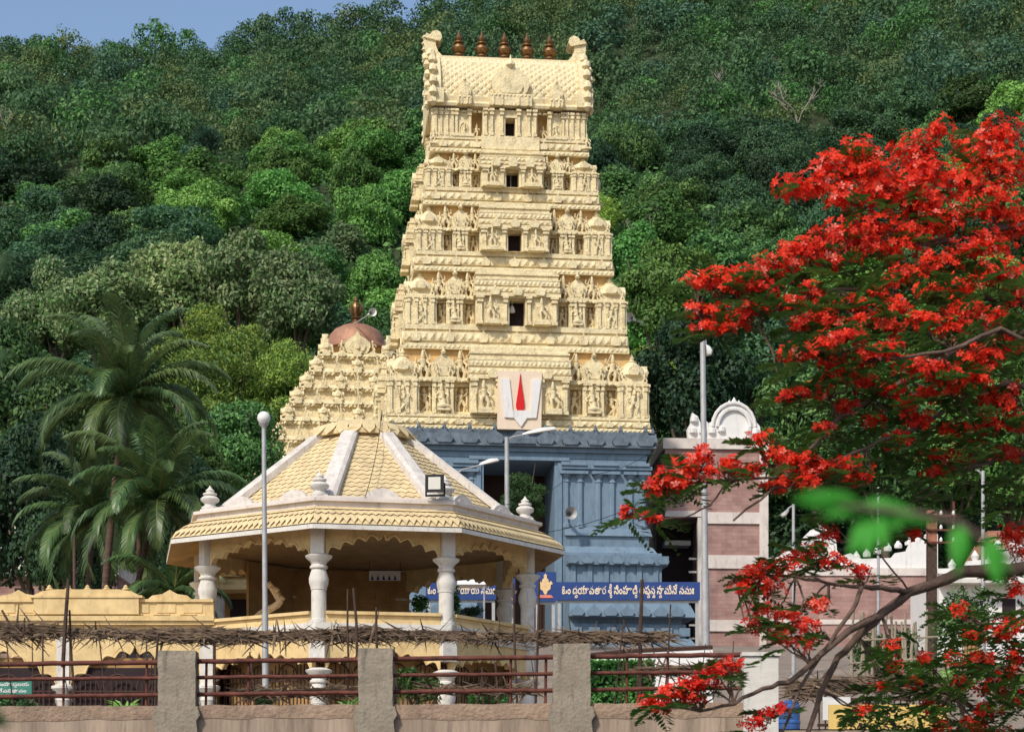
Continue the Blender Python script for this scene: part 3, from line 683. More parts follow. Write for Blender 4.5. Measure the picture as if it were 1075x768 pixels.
# ================================================================== shrine tower with copper dome
VX, VY, VZ = XX(374, 139.5), 139.5, 12.4
vim = thing('domed_shrine_tower', 'stepped cream shrine tower with a copper dome left of the tall gateway tower', 'temple tower', (VX, VY, VZ), TW_B)
LV = [(132, 610), (128, 565), (121, 538), (113, 514), (103, 496), (93, 478), (84, 458), (75, 438), (66, 420), (56, 404), (46, 387), (37, 370)]
mb = MB()
prev = 0
for i, (hw, py) in enumerate(LV):
    W = hw * VY / F / .99; z1 = ZZ(py, VY - W) - VZ; z0 = prev
    if i == 0: z0 = -.5
    h = z1 - z0; prev = z1
    ringbox(mb, W, W, z0, z0 + h * .30, -.08)
    ringbox(mb, W, W, z0 + h * .30 + .002, z0 + h * .62, -.18)
    ringbox(mb, W, W, z0 + h * .62 + .002, z0 + h * .78, -.02, 0); ringbox(mb, W, W, z0 + h * .78 + .002, z1, .06, -.10)
    if i:
        for ang in (0, -math.pi / 2, math.pi / 2):
            T0 = mb.T; mb.T = Matrix.Rotation(ang, 4, 'Z')
            petals(mb, -W, W, -W - .02, z0 + h * .63, .3, .18, .1)
            n = max(5, int(W * 1.7) // 2 * 2 + 1)
            for k in range(n):
                u = -W + .35 + k * (2 * W - .7) / (n - 1)
                mb.prism(nasi(.55, .45, u, z1 - h * .24), -W - .20, -W + .3)
                pilaster(mb, u, -W + .36, z0 + h * .30, z0 + h * .62, .2)
                kuta_roof(mb, u, -W + .20, z1 - .02, .33, .92) if k % 2 == 0 else relief(mb, u, -W + .08, z1 - .02, .85, 1 if k % 4 == 1 else -1)
            mb.T = T0
        for sx in (-1, 1):
            for sy in (-1, 1): kuta_roof(mb, sx * (W - .28), sy * (W - .28), z1 - .02, .34, .85)
mb.build('stepped_body', 'cream', vim)
zt = prev
mb = MB()
mb.lathe(0, 0, [(1.75, zt), (1.75, zt + .5), (1.9, zt + .55), (1.9, zt + .65)], 24)
mb.build('neck', 'recess', vim)
mb = MB(); hd = ZZ(341, VY) - VZ - zt
mb.lathe(0, 0, [(1.9, zt + .652), (2.15, zt + .70), (2.12, zt + .85), (1.98, zt + .95), (1.92, zt + 1.0), (1.80, zt + hd * .68), (1.45, zt + hd * .84), (.95, zt + hd * .95), (.5, zt + hd), (.0001, zt + hd + .02)], 32)
mb.build('dome', 'copper', vim, smooth=35)
mb = MB(); zk = zt + hd
mb.lathe(0, 0, [(.42, zk), (.42, zk + .12), (.25, zk + .18), (.25, zk + .35), (.4, zk + .42), (.2, zk + .55), (.28, zk + .75), (.34, zk + 1.05), (.30, zk + 1.3), (.16, zk + 1.5), (.2, zk + 1.6), (.01, zk + 1.95)], 14)
for k in range(8):
    a = k * math.pi / 4; mb.tube([(.25 * math.cos(a), .25 * math.sin(a), zk + .6), (.44 * math.cos(a), .44 * math.sin(a), zk + 1.0), (.46 * math.cos(a), .46 * math.sin(a), zk + 1.45)], [.04, .05, .015], 5)
mb.build('finial', 'brass', vim, smooth=40)
mb = MB()
for ang in range(4):
    mb.T = Matrix.Rotation(ang * math.pi / 2, 4, 'Z')
    mb.prism(nasi(1.7, 1.5, .0, zt - .02), -2.35, -1.7); mb.prism(nasi(1.1, .9, .0, zt + .12), -2.45, -2.3)
    for s in (-1, 1): mb.prism([(s * 2.2, zt - .02), (s * 1.55, zt - .02), (s * 1.6, zt + .5), (s * 1.85, zt + .55), (s * 2.05, zt + 1.25), (s * 2.2, zt + .6)], -2.3, -1.9)
mb.build('gable_ornament', 'cream', vim)
# ================================================================== open eight sided pavilion
PV_B = R(11); PVC = Vector((-5.03, 70.5, 5.1)); PZ = 5.1
pav = thing('pavilion', 'yellow and white open pavilion with scalloped arches, white pillars and a ribbed scale roof', 'pavilion', PVC, PV_B)
def octo(a, w, b=None, w2=None):                          # a: half depth, w: half front side
    b = a if b is None else b; w2 = w if w2 is None else w2
    return [(-w, -a), (w, -a), (b, -w2), (b, w2), (w, a), (-w, a), (-b, w2), (-b, -w2)]
VT = octo(5.26, 2.0)
def side_frame(i):                                        # matrix: x along side i, -y outward, origin at the side's middle
    a, b = Vector((*VT[i], 0)), Vector((*VT[(i + 1) % 8], 0)); d = b - a
    return Matrix.Translation((a + b) / 2) @ Matrix.Rotation(math.atan2(d.y, d.x), 4, 'Z'), d.length
def pz(z): return z - PZ
# scalloped arch panel between two pillars
def arch_panel(mb, L_, ztop, zspring, zapex, th=.22, m=None):
    hw = L_ / 2 - .24
    lobes = 4; pts = []
    knots = [(-hw, zspring)]
    for k in range(1, lobes + 1):
        f = k / (lobes + .35)
        knots.append((-hw + hw * f, zspring + (zapex - zspring) * (math.sin(f * math.pi / 2)) * .88))
    for k in range(lobes):
        (x0, z0), (x1, z1) = knots[k], knots[k + 1]
        for j in range(6):
            t = j / 6; bul = math.sin(t * math.pi) * .17
            nx, nz = -(z1 - z0), (x1 - x0); l = math.hypot(nx, nz)
            pts.append((x0 + (x1 - x0) * t + nx / l * bul, z0 + (z1 - z0) * t + nz / l * bul))
    x0, z0 = knots[-1]; pts.append((x0, z0)); pts.append((x0 * .55, zapex - .05)); pts.append((-.07, zapex + .02)); pts.append((0, zapex + .16))
    pts = pts + [(-a, b) for a, b in pts[-2::-1]]
    poly = [(-L_ / 2 + .2, ztop), (-L_ / 2 + .2, zspring - .05)] + pts + [(L_ / 2 - .2, zspring - .05), (L_ / 2 - .2, ztop)]
    mb.prism(poly, -th / 2, th / 2, m)
    rim = [(a, 0, b) for a, b in pts]
    mb.tube([(a, -th / 2 - .01, b) for a, b in pts], .035, 5, m)

ZF, ZS0, ZS1 = pz(8.87), pz(8.92), pz(9.24)              # floor, sill band
ZC = pz(10.97); ZB = pz(11.98)                            # capital, beam top
pil = [(.30, ZF), (.30, ZF + .10), (.235, ZF + .12), (.235, ZF + 1.02), (.255, ZF + 1.04), (.255, ZF + 1.10), (.30, ZF + 1.22), (.31, ZF + 1.38), (.25, ZF + 1.58), (.22, ZF + 1.66), (.28, ZF + 1.70), (.28, ZF + 1.76), (.225, ZF + 1.80), (.27, ZF + 1.90), (.41, ZF + 2.02), (.43, ZF + 2.08), (.33, ZF + 2.12), (.26, ZF + 2.15)]
lowp = [(r * .98, z - ZF + pz(5.0)) for r, z in pil if z - ZF > 1.0]; lowp = [(.24, pz(5.0))] + [(r, z + .33) for r, z in lowp]
c0 = None
for i, (x, y) in enumerate(VT):
    if i == 0:
        mb = MB(); mb.lathe(0, 0, pil, 16); mb.box(-.21, .21, -.21, .21, ZF + 2.14, ZB)
        c0 = mb.build('pillar', 'white', pav, smooth=35)
        mb = MB(); mb.lathe(0, 0, lowp, 16); mb.box(-.25, .25, -.25, .25, pz(7.75), pz(8.45)); l0 = mb.build('lower_pillar', 'white', pav, smooth=35)
        c, l = c0, l0
    else:
        c = c0.copy(); COL.objects.link(c); c.parent = pav; l = l0.copy(); COL.objects.link(l); l.parent = pav
    c.location = (x, y, 0); l.location = (x, y, 0); c.rotation_euler.z = l.rotation_euler.z = math.atan2(y, x) + math.pi / 2
for i in range(8):
    T, Ln = side_frame(i)
    mb = MB(); mb.T = T; arch_panel(mb, Ln, ZB, ZC + .02, pz(11.58)); mb.build('scalloped_arch', 'yellow', pav)
    mb = MB(); mb.T = T
    if i not in (5,):
        mb.box(-Ln / 2 + .2, Ln / 2 - .2, -.16, .12, ZS0, ZS1 - .10); mb.box(-Ln / 2 + .2, Ln / 2 - .2, -.26, .16, ZS1 - .098, ZS1); mb.box(-Ln / 2 + .2, Ln / 2 - .2, -.22, .1, ZF + .002, ZS0 + .08)
        mb.build('sill', 'yellow', pav)
    mb = MB(); mb.T = T; arch_panel(mb, Ln, pz(8.46), pz(7.5), pz(7.95), .2); mb.build('lower_arch', 'yellow', pav)
    if i in (0, 1, 7, 6):
        mb = MB(); mb.T = T; n = int(Ln / .16)            # iron grille with arched panels behind the lower arches
        for k in range(n):
            u = -Ln / 2 + .3 + k * (Ln - .6) / (n - 1); hh = 2.35 + .42 * abs(math.sin(k * math.pi / 6.0))
            mb.box(u - .016, u + .016, .55, .58, pz(5.0), pz(5.0) + hh)
        for h in (.25, 1.2, 2.2): mb.box(-Ln / 2 + .25, Ln / 2 - .25, .54, .59, pz(5.0) + h, pz(5.0) + h + .05)
        for k in range(max(2, int(Ln / 0.95))):
            u = -Ln / 2 + .6 + k * (Ln - 1.2) / (max(2, int(Ln / .95)) - 1)
            mb.tube([(u + .42 * math.cos(a), .56, pz(7.25) + .48 * math.sin(a)) for a in [j * math.pi / 8 for j in range(9)]], .03, 5)
        mb.build('iron_grille', 'iron', pav)
mb = MB()
mb.slab(octo(5.55, 2.12), pz(8.58), pz(8.868)); mb.slab(octo(5.45, 2.08), pz(8.46), pz(8.579)); mb.build('floor_slab', 'white', pav)
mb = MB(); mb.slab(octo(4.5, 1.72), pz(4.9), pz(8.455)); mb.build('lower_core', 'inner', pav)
# eaves, cornice and ceiling
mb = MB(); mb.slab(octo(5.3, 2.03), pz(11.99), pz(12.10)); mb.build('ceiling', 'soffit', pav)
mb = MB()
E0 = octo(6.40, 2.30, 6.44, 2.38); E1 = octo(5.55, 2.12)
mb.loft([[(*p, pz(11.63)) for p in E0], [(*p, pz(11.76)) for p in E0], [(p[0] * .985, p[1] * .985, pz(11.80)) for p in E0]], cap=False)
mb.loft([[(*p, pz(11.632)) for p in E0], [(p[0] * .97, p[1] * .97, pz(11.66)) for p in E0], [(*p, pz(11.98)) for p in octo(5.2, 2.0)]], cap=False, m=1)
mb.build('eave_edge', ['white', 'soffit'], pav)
mb = MB(); n = 6
for i in range(8):                                        # scale covered sloping eave, one bowed course per row
    a0, b0 = Vector((*E0[i], 0)), Vector((*E0[(i + 1) % 8], 0)); a1, b1 = Vector((*E1[i], 0)), Vector((*E1[(i + 1) % 8], 0))
    def ev(u, t): 
        p = a0.lerp(b0, u).lerp(a1.lerp(b1, u), t); return Vector((p.x, p.y, pz(11.80) + .66 * (t ** .72)))
    m_ = int((b0 - a0).length / .22)
    for r in range(3):
        for k in range(m_):
            u0, u1 = k / m_, (k + 1) / m_; t0, t1 = r / 3, min(1, (r + 1.25) / 3); uc = (u0 + u1) / 2
            out = Vector(((a0 + b0).x, (a0 + b0).y, 0)).normalized() * .035 + Vector((0, 0, .035))
            p = [ev(uc, t0) + out, ev(u1, (t0 + t1) / 2.3) + out * .6, ev(u1, t1), ev(u0, t1), ev(u0, (t0 + t1) / 2.3) + out * .6]
            mb.add([tuple(q) for q in p], [(0, 1, 2, 3, 4)])
    mb.add([tuple(ev(0, 0)), tuple(ev(1, 0)), tuple(ev(1, 1)), tuple(ev(0, 1)), tuple(ev(.0, .5)), tuple(ev(1, .5))], [(0, 1, 5, 4), (4, 5, 2, 3)])
mb.build('scale_eave', 'roof_yellow', pav)
mb = MB()
mb.slab(octo(5.60, 2.14), pz(12.44), pz(12.60)); mb.slab(octo(5.72, 2.20), pz(12.602), pz(12.70)); mb.slab(octo(5.5, 2.1), pz(12.702), pz(12.80)); mb.build('cornice', 'pinkwhite', pav)
# upper roof with scales and white ribs
RB, RT = octo(4.75, 1.66, 4.6, 1.9), octo(1.45, .56)
mb = MB(); zb_, zt_ = pz(12.80), pz(15.62)
for i in range(8):
    a0, b0 = Vector((*RB[i], zb_)), Vector((*RB[(i + 1) % 8], zb_)); a1, b1 = Vector((*RT[i], zt_)), Vector((*RT[(i + 1) % 8], zt_))
    rows = 17; nrm = (b0 - a0).cross(a1 - a0).normalized()
    for r in range(rows):
        t0, t1 = r / rows, min(1, (r + 1.2) / rows)
        A0, B0 = a0.lerp(a1, t0), b0.lerp(b1, t0); A1, B1 = a0.lerp(a1, t1), b0.lerp(b1, t1)
        m_ = max(2, int((B0 - A0).length / .27))
        for k in range(m_):
            off = .5 / m_ if r % 2 else 0
            u0, u1 = max(0, k / m_ - off), min(1, (k + 1) / m_ - off); uc = (u0 + u1) / 2
            am, bm_ = A0.lerp(A1, .35), B0.lerp(B1, .35)
            p = [A0.lerp(B0, uc) + nrm * .028, am.lerp(bm_, u1) + nrm * .02, A1.lerp(B1, u1), A1.lerp(B1, u0), am.lerp(bm_, u0) + nrm * .02]
            mb.add([tuple(q) for q in p], [(0, 1, 2, 3, 4)])
    mb.add([tuple(a0), tuple(b0), tuple(b1), tuple(a1)], [(0, 1, 2, 3)])
up = mb.build('scale_roof', 'roof_yellow', pav)
for i in range(8):
    mb = MB(); a, b = Vector((*RB[i], zb_)), Vector((*RT[i], zt_)); o_ = Vector((a.x, a.y, 0)).normalized(); t_ = Vector((-o_.y, o_.x, 0)); d_ = (b - a).normalized(); n_ = t_.cross(d_); n_ = n_ if n_.z > 0 else -n_
    rings = []
    for q, wd in ((a + o_ * .15, .30), (b, .27)):
        rings.append([tuple(q - t_ * wd + n_ * -.1), tuple(q + t_ * wd + n_ * -.1), tuple(q + t_ * wd + n_ * .10), tuple(q + t_ * wd * .6 + n_ * .17), tuple(q - t_ * wd * .6 + n_ * .17), tuple(q - t_ * wd + n_ * .10)])
    mb.loft(rings); mb.build('roof_rib', 'rib', up)
mb = MB()
zc = zt_
mb.slab(octo(1.75, .7), zc - .06, zc + .10); mb.lathe(0, 0, [(1.60, zc + .08), (1.62, zc + .2), (1.45, zc + .36), (1.0, zc + .52), (.5, zc + .60), (.001, zc + .63)], 24)
for k in range(24):
    a = 2 * math.pi * k / 24
    c, s = math.cos(a), math.sin(a)
    mb.add([(1.55 * c + .22 * s, 1.55 * s - .22 * c, zc + .34), (1.55 * c - .22 * s, 1.55 * s + .22 * c, zc + .34), (1.78 * c - .2 * s, 1.78 * s + .2 * c, zc + .1), (1.92 * c, 1.92 * s, zc - .1), (1.78 * c + .2 * s, 1.78 * s - .2 * c, zc + .1)], [(0, 1, 2, 3, 4)])
mb.build('lotus_cap', 'roof_yellow', up)
# corner finials and small arch crests on the cornice
fp = [(.30, 0), (.30, .10), (.20, .14), (.20, .24), (.32, .36), (.34, .48), (.26, .58), (.18, .62), (.25, .68), (.25, .74), (.13, .80), (.16, .88), (.06, 1.0), (.01, 1.12)]
mb = MB(); mb.box(-.26, .26, -.26, .26, -.02, .06); mb.lathe(0, 0, [(r, z + .05) for r, z in fp], 12); f0 = mb.build('finial', 'white', pav, smooth=40)
for i, (x, y) in enumerate(VT):
    o = f0 if i == 0 else f0.copy()
    if i: COL.objects.link(o); o.parent = pav
    o.location = (x * .985, y * .985, pz(12.80)); 
    if i in (0, 1): o.scale = (.9, .9, .68)
for i in range(8):
    T, Ln = side_frame(i)
    for u in (-.16, .16) if i in (1, 3, 5, 7) else (0,):
        x = u * Ln * 1.5; mb = MB(); mb.T = T
        mb.prism([(x - .6, pz(12.79)), (x + .6, pz(12.79)), (x + .48, pz(12.97)), (x + .3, pz(13.10)), (x, pz(13.16)), (x - .3, pz(13.10)), (x - .48, pz(12.97))], .18, .34)
        mb.prism([(x - .36, pz(12.82)), (x + .36, pz(12.82)), (x + .25, pz(12.98)), (x, pz(13.05)), (x - .25, pz(12.98))], .15, .19)
        mb.build('crest', 'rib', pav)
# back wall with panels, seen in the shade through the front arch
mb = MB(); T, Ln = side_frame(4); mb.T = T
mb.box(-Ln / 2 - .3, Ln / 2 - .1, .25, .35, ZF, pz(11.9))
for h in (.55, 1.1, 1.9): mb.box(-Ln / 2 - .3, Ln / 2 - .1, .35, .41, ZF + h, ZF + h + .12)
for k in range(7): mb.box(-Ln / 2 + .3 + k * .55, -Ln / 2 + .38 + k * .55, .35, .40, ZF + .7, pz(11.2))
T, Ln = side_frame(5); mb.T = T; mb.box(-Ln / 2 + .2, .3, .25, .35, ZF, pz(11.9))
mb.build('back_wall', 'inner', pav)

ba = thing('strip', 'small pale blue and white banner hung under the pavilion ceiling behind the front arch', 'strip', P(404, 609, 73.5))  # pale strip added in place of a bright slit behind the arch
mb = MB(); mb.box(-.55, .55, -.01, .01, 0, .34); mb.build('cloth', 'lampwhite', ba)
mb = MB()
for k in range(5): mb.prism([(-.5 + k * .2, .02), (-.38 + k * .2, .02), (-.44 + k * .2, .20)], -.02, -.012)
mb.build('motif', 'signblue', ba)
mb = MB(); mb.box(-.6, .6, -.02, .02, .34, .37); mb.box(-.55, -.53, -.01, .01, .37, 1.0); mb.box(.53, .55, -.01, .01, .37, 1.0); mb.build('rod', 'iron', ba)
# things on and inside the pavilion
fl = thing('floodlight', 'black rectangular floodlight standing on the pavilion roof cornice', 'floodlight', P(458, 519, 65.0), R(-8))
mb = MB(); mb.box(-.26, .20, -.10, .10, .10, .56); mb.box(-.32, .26, -.16, -.08, .06, .60); mb.build('housing', 'black', fl)
mb = MB(); mb.box(-.22, .16, -.175, -.165, .14, .52); mb.build('lens', 'glass', fl)
mb = MB(); mb.box(-.34, -.30, -.06, .06, -.02, .36); mb.box(.24, .28, -.06, .06, -.02, .36); mb.box(-.34, .28, -.06, .06, -.05, 0); mb.build('bracket', 'black', fl)

# ================================================================== low yellow arcade building left of the pavilion
AY = 67.3
arc = thing('arcade_building', 'long low yellow arcade building with a moulded parapet left of the pavilion', 'arcade', (XX(226, AY), AY, 4.8))
def az(py): return ZZ(py, AY) - 4.8
Lx = -14.0
mb = MB()
mb.box(Lx, 0, .002, 5, 0, az(690)); mb.build('inner_wall', 'inner', arc)
mb = MB(); mb.box(Lx, 0, -.30, 5.4, az(652), az(647)); mb.box(Lx, 0, -.22, 5.3, az(656), az(652) - .002); mb.box(Lx, 0, -.05, 5.2, az(669), az(656) - .002); petals(mb, Lx, 0, -.05, az(668), .5, .22, .06)
mb.build('fascia', 'yellow', arc)
mb = MB()
mb.box(Lx, -.05, -.06, .16, az(647) + .002, az(632)); mb.box(Lx, -.05, -.14, .22, az(632) + .002, az(629))
for k in range(16):
    u = -.7 - k * .86; big = k % 4
    mb.box(u - .30, u + .30, -.085, -.055, az(643), az(634))
    mb.box(u - .42, u + .10, -.13, -.06, az(645.5), az(644))
for u, wd, kind in ((-1.45, .7, 0), (-4.1, 1.7, 1), (-6.3, .7, 0), (-8.35, .8, 2), (-10.6, .7, 0), (-13.0, 1.9, 1)):
    if kind == 1:
        mb.box(u - wd + .02, u + wd - .02, -.22, .2, az(645), az(628)); mb.box(u - wd - .1, u + wd + .1, -.26, .24, az(628) + .002, az(625.5))
        mb.prism([(u - wd, az(625.4)), (u + wd, az(625.4)), (u + wd * .85, az(621)), (u + wd * .6, az(619)), (u - wd * .6, az(619)), (u - wd * .85, az(621))], -.2, .16)
        for q in range(5): mb.lathe(u + (q - 2) * wd * .36, -.02, [(.11, az(619.2)), (.13, az(618)), (.06, az(616.5)), (.08, az(615.5)), (.01, az(613.5))], 8)
    elif kind == 2:
        mb.box(u - .3, u + .3, -.24, .2, az(645), az(627)); mb.prism([(u - .36, az(627) + .002), (u + .36, az(627) + .002), (u + .3, az(622)), (u, az(617)), (u - .3, az(622))], -.26, .2)
        mb.lathe(u, 0, [(.08, az(619)), (.1, az(617)), (.01, az(613))], 8)
    else:
        mb.prism([(u - wd, az(629) + .002), (u + wd, az(629) + .002), (u + wd * .8, az(625)), (u + wd * .35, az(623.5)), (u, az(619)), (u - wd * .35, az(623.5)), (u - wd * .8, az(625))], -.1, .16)
mb.build('parapet', 'yellow', arc)
cpx = [(-.25 - k * 4.6) for k in range(4)]
for k, u in enumerate(cpx):
    mb = MB(); mb.lathe(u, -.05, [(.24, 0), (.24, 1.7), (.30, 1.85), (.25, 2.0), (.3, 2.08), (.42, 2.22), (.42, 2.3), (.26, 2.36)], 14); mb.box(u - .2, u + .2, -.24, .1, 2.35, az(669) - .002); mb.build('pillar', 'white', arc, smooth=35)
    if k < 3:
        mb = MB(); mb.T = Matrix.Translation((u - 2.3, -.05, 0)); arch_panel(mb, 4.6, az(669) - .003, 2.35, az(682), .2); mb.build('scalloped_arch', 'yellow', arc)
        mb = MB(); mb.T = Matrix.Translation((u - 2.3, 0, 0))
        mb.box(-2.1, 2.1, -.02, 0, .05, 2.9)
        mb.build('arch_shade_sheet', 'dark', arc)  # dark sheet over the wall, painting the shade inside the arch
        mb = MB(); mb.T = Matrix.Translation((u - 2.3, 0, 0))
        for j in range(26):
            q = -2.05 + j * .164; hh = 2.2 + .42 * abs(math.sin(j * math.pi / 6.5)); mb.box(q - .016, q + .016, -.30, -.27, .05, hh)
        for h in (.3, 1.2, 2.1): mb.box(-2.1, 2.1, -.31, -.26, h, h + .05)
        for j in range(4): mb.tube([(-1.57 + j * 1.05 + .45 * math.cos(a), -.28, 2.2 + .46 * math.sin(a)) for a in [q * math.pi / 8 for q in range(9)]], .035, 5)
        mb.build('iron_grille', 'iron', arc)
bo = thing('notice_board', 'green notice board with white writing behind the railing at the far left', 'notice board', P(14, 739, 52))
mb = MB(); mb.box(-.46, .46, -.03, .03, .22, .62); mb.build('panel', 'signgreen', bo)
mb = MB()
for s in (-1, 1): mb.box(s * .4 - .03, s * .4 + .03, .032, .08, -.4, .62)
mb.build('post', 'iron', bo)

# small gateway shrine seen through the left arch
sh = thing('small_shrine', 'small yellow shrine with tiered roof seen through the left arch of the pavilion', 'shrine', (XX(253, 82), 82, 5.9))
def shz(py): return ZZ(py, 82) - 5.9
mb = MB()
for s in (-1, 1): mb.lathe(s * .8, -.6, [(.16, 0), (.16, 4.1), (.24, 4.3), (.24, shz(622))], 10)
mb.build('column', 'white', sh)
mb = MB(); mb.box(-1.1, 1.1, .2, 1.8, 0, shz(622)); mb.build('cella', 'inner', sh)
mb = MB(); mb.box(-.45, .45, .16, .198, .3, shz(628)); mb.build('doorway', 'dark', sh)  # dark panel on the cella front, shade of the opening put into colour
mb = MB(); mb.box(-1.45, 1.45, -1.1, 2, shz(622) + .002, shz(617)); mb.box(-1.2, 1.2, -.9, 1.8, shz(617) + .002, shz(611)); mb.box(-.9, .9, -.7, 1.6, shz(611) + .002, shz(605)); mb.prism(nasi(1.6, .9, 0, shz(608)), -.95, -.6)
for q in (-1.2, -.6, .6, 1.2): mb.lathe(q, -.95, [(.12, shz(617)), (.16, shz(614)), (.01, shz(608))], 8)
mb.build('roof', 'yellow', sh)
ga = tag((lambda mb: ([mb.tube([P(x, y, 68.5) + Vector((0, .1 * math.sin(x), 0)) for x, y in ((278, 612), (285, 616), (291, 624), (294, 632), (288, 637), (280, 641), (272, 644), (266, 648))], [.05, .1, .13, .12, .12, .13, .1, .05], 7)] +
     [mb.lathe(*(lambda p: (p.x, p.y, [(.02, p.z - .1), (.12, p.z), (.02, p.z + .1)]))(P(x, y, 68.4)), 6) for x, y in ((283, 613), (290, 619), (296, 628), (292, 635), (283, 640), (274, 645), (267, 649))], mb)[1])(MB()).build('garland', 'signgold', smooth=50), 'curved yellow garland hanging inside the left arch of the pavilion', 'garland')

# ================================================================== gate signs in Telugu
def glyph_mesh(body, size, bold):
    c = bpy.data.curves.new('tmp', 'FONT'); c.body = body; c.size = size; c.offset = bold; c.extrude = .008; c.resolution_u = 3
    o = bpy.data.objects.new('tmp', c); COL.objects.link(o)
    dg = bpy.context.evaluated_depsgraph_get(); me = bpy.data.meshes.new_from_object(o.evaluated_get(dg))
    vs = [tuple(v.co) for v in me.vertices]; fs = [tuple(p.vertices) for p in me.polygons]
    bpy.data.objects.remove(o); bpy.data.curves.remove(c); bpy.data.meshes.remove(me)
    return vs, fs
def lettering(clusters, size, bold=.012):
    """clusters: (text, sub consonant); returns MB with letters along +x in the xz plane facing -y, and its width"""
    mb = MB(); x = 0; k = 0
    for body, sub in clusters:
        if body == ' ': x += size * .22; continue
        vs, fs = glyph_mesh(body[0], size, (.006 if body[0] == 'ర' else bold) * size)
        x0 = min(v[0] for v in vs); x1 = max(v[0] for v in vs); dy = .003 * (k % 3)
        mb.add([(x + v[0] - x0, -v[2] - dy, v[1]) for v in vs], fs)
        xr = x1 - x0
        for ch in body[1:]:                              # vowel signs hang back over their consonant
            v3, f3 = glyph_mesh(ch, size, bold * size)
            mb.add([(x + v[0] + x1 - x0 + size * .05, -v[2] - dy - .0015, v[1]) for v in v3], f3); xr = max(xr, max(v[0] for v in v3) + x1 - x0 + size * .05)
        if sub:
            v2, f2 = glyph_mesh(sub, size * .55, bold * size); a0 = min(v[0] for v in v2); a1 = max(v[0] for v in v2); xx = x + (x1 - x0) * .62 - (a1 - a0) * .3
            mb.add([(xx + v[0] - a0, -v[2] - dy - .004, v[1] - size * .34) for v in v2], f2)
            x = max(x, xx + (a1 - a0) - (x1 - x0) - size * .02) if xx + (a1 - a0) > x + (x1 - x0) else x
        x += xr + size * .055; k += 1
    return mb, x
SIGN1 = [('ఓ', 0), ('ం', 0), (' ', 0), ('ద', 'వ'), ('యా', 0), ('వ', 0), ('తా', 0), ('ర', 0), (' ', 0), ('శీ', 'ర'), (' ', 0), ('సి', 0), ('ం', 0), ('హా', 0), ('ది', 'ర'), (' ', 0), ('అ', 0), ('ప', 'ప'), ('న', 'న'), (' ', 0), ('సా', 'వ'), ('మి', 0), ('నే', 0), (' ', 0), ('న', 0), ('మ', 0), ('ః', 0)]
SIGN2 = [('ఓ', 0), ('ం', 0), (' ', 0), ('శీ', 'ర'), (' ', 0), ('సి', 0), ('ం', 0), ('హా', 0), ('యా', 0), ('య', 0), (' ', 0), ('న', 0), ('మ', 0), ('ః', 0)]
SY = 107.5
def signboard(name, label, px0, px1, py0, py1, clusters=None, Y=SY, tpad=.10, bold=.022, tx=None, legs=True):
    a, b = P(px0, py1, Y), P(px1, py0, Y)
    t = thing(name, label, 'sign', (a.x, Y, a.z))
    Wd, H = b.x - a.x, b.z - a.z
    mb = MB(); mb.box(0, Wd, 0, .12, 0, H); mb.build('panel', 'signblue', t)
    if clusters:
        tx = tx or (Wd * .04, Wd * .96)
        m_, wid = lettering(clusters, 1.0, bold)
        sx = (tx[1] - tx[0]) / wid; sz = H * .62
        m_.v = [(tx[0] + v[0] * sx, -.012 + v[1] * .8, H * .34 + v[2] * sz) for v in m_.v]
        m_.build('lettering', 'signtext', t)
    if legs:
        mb = MB(); g = hz(0, Y)
        for u in (.15, Wd - .15): mb.box(u - .08, u + .08, .125, .28, g - a.z - .2, H)
        mb.box(.1, Wd - .1, .13, .25, -.12, -.002); mb.build('post', 'metal', t)
    return t, Wd, H
signboard('name_sign', 'long blue sign with pale Telugu lettering across the base of the tower', 584, 735, 610.5, 629.5, SIGN1)
signboard('name_sign', 'blue Telugu sign seen through the right arch, left of the red figure panel', 447, 521, 611, 629, SIGN2, tx=(.1, 3.55))
t, Wd, H = signboard('picture_sign', 'square blue panel with a red seated figure seen through the right arch', 523.5, 541, 606.5, 632)
mb = MB(); c = Wd / 2
mb.lathe(c, 0, [(.04, H * .70), (.13, H * .76), (.15, H * .82), (.10, H * .90), (.03, H * .97)], 10, sy=.12)
mb.prism([(c - .22, H * .2), (c + .24, H * .2), (c + .28, H * .36), (c + .12, H * .42), (c + .16, H * .66), (c + .3, H * .58), (c + .34, H * .64), (c + .12, H * .75), (c - .14, H * .74), (c - .32, H * .86), (c - .36, H * .80), (c - .16, H * .62), (c - .10, H * .44), (c - .26, H * .34)], -.03, .002)
mb.prism([(c - .34, H * .10), (c + .34, H * .10), (c + .26, H * .19), (c - .26, H * .19)], -.035, .002); mb.build('figure', 'signpink', t)
t, Wd, H = signboard('picture_sign', 'square blue panel with a golden jar emblem right of the last pavilion pillar', 561, 584, 600, 631)
mb = MB(); c = Wd / 2
mb.prism([(c + a * .42, H * b) for a, b in ((-.12, .24), (.12, .24), (.3, .36), (.62, .42), (.66, .56), (.9, .60), (.7, .70), (.42, .64), (.38, .74), (.16, .80), (.2, .88), (0, .95), (-.2, .88), (-.16, .80), (-.38, .74), (-.42, .64), (-.7, .70), (-.9, .60), (-.66, .56), (-.62, .42), (-.3, .36))], -.03, .002); mb.build('emblem', 'signgold', t)
mb = MB(); mb.prism([(c - .42, H * .12), (c + .42, H * .12), (c + .3, H * .22), (c - .3, H * .22)], -.04, .002); mb.build('base_mark', 'signpink', t)
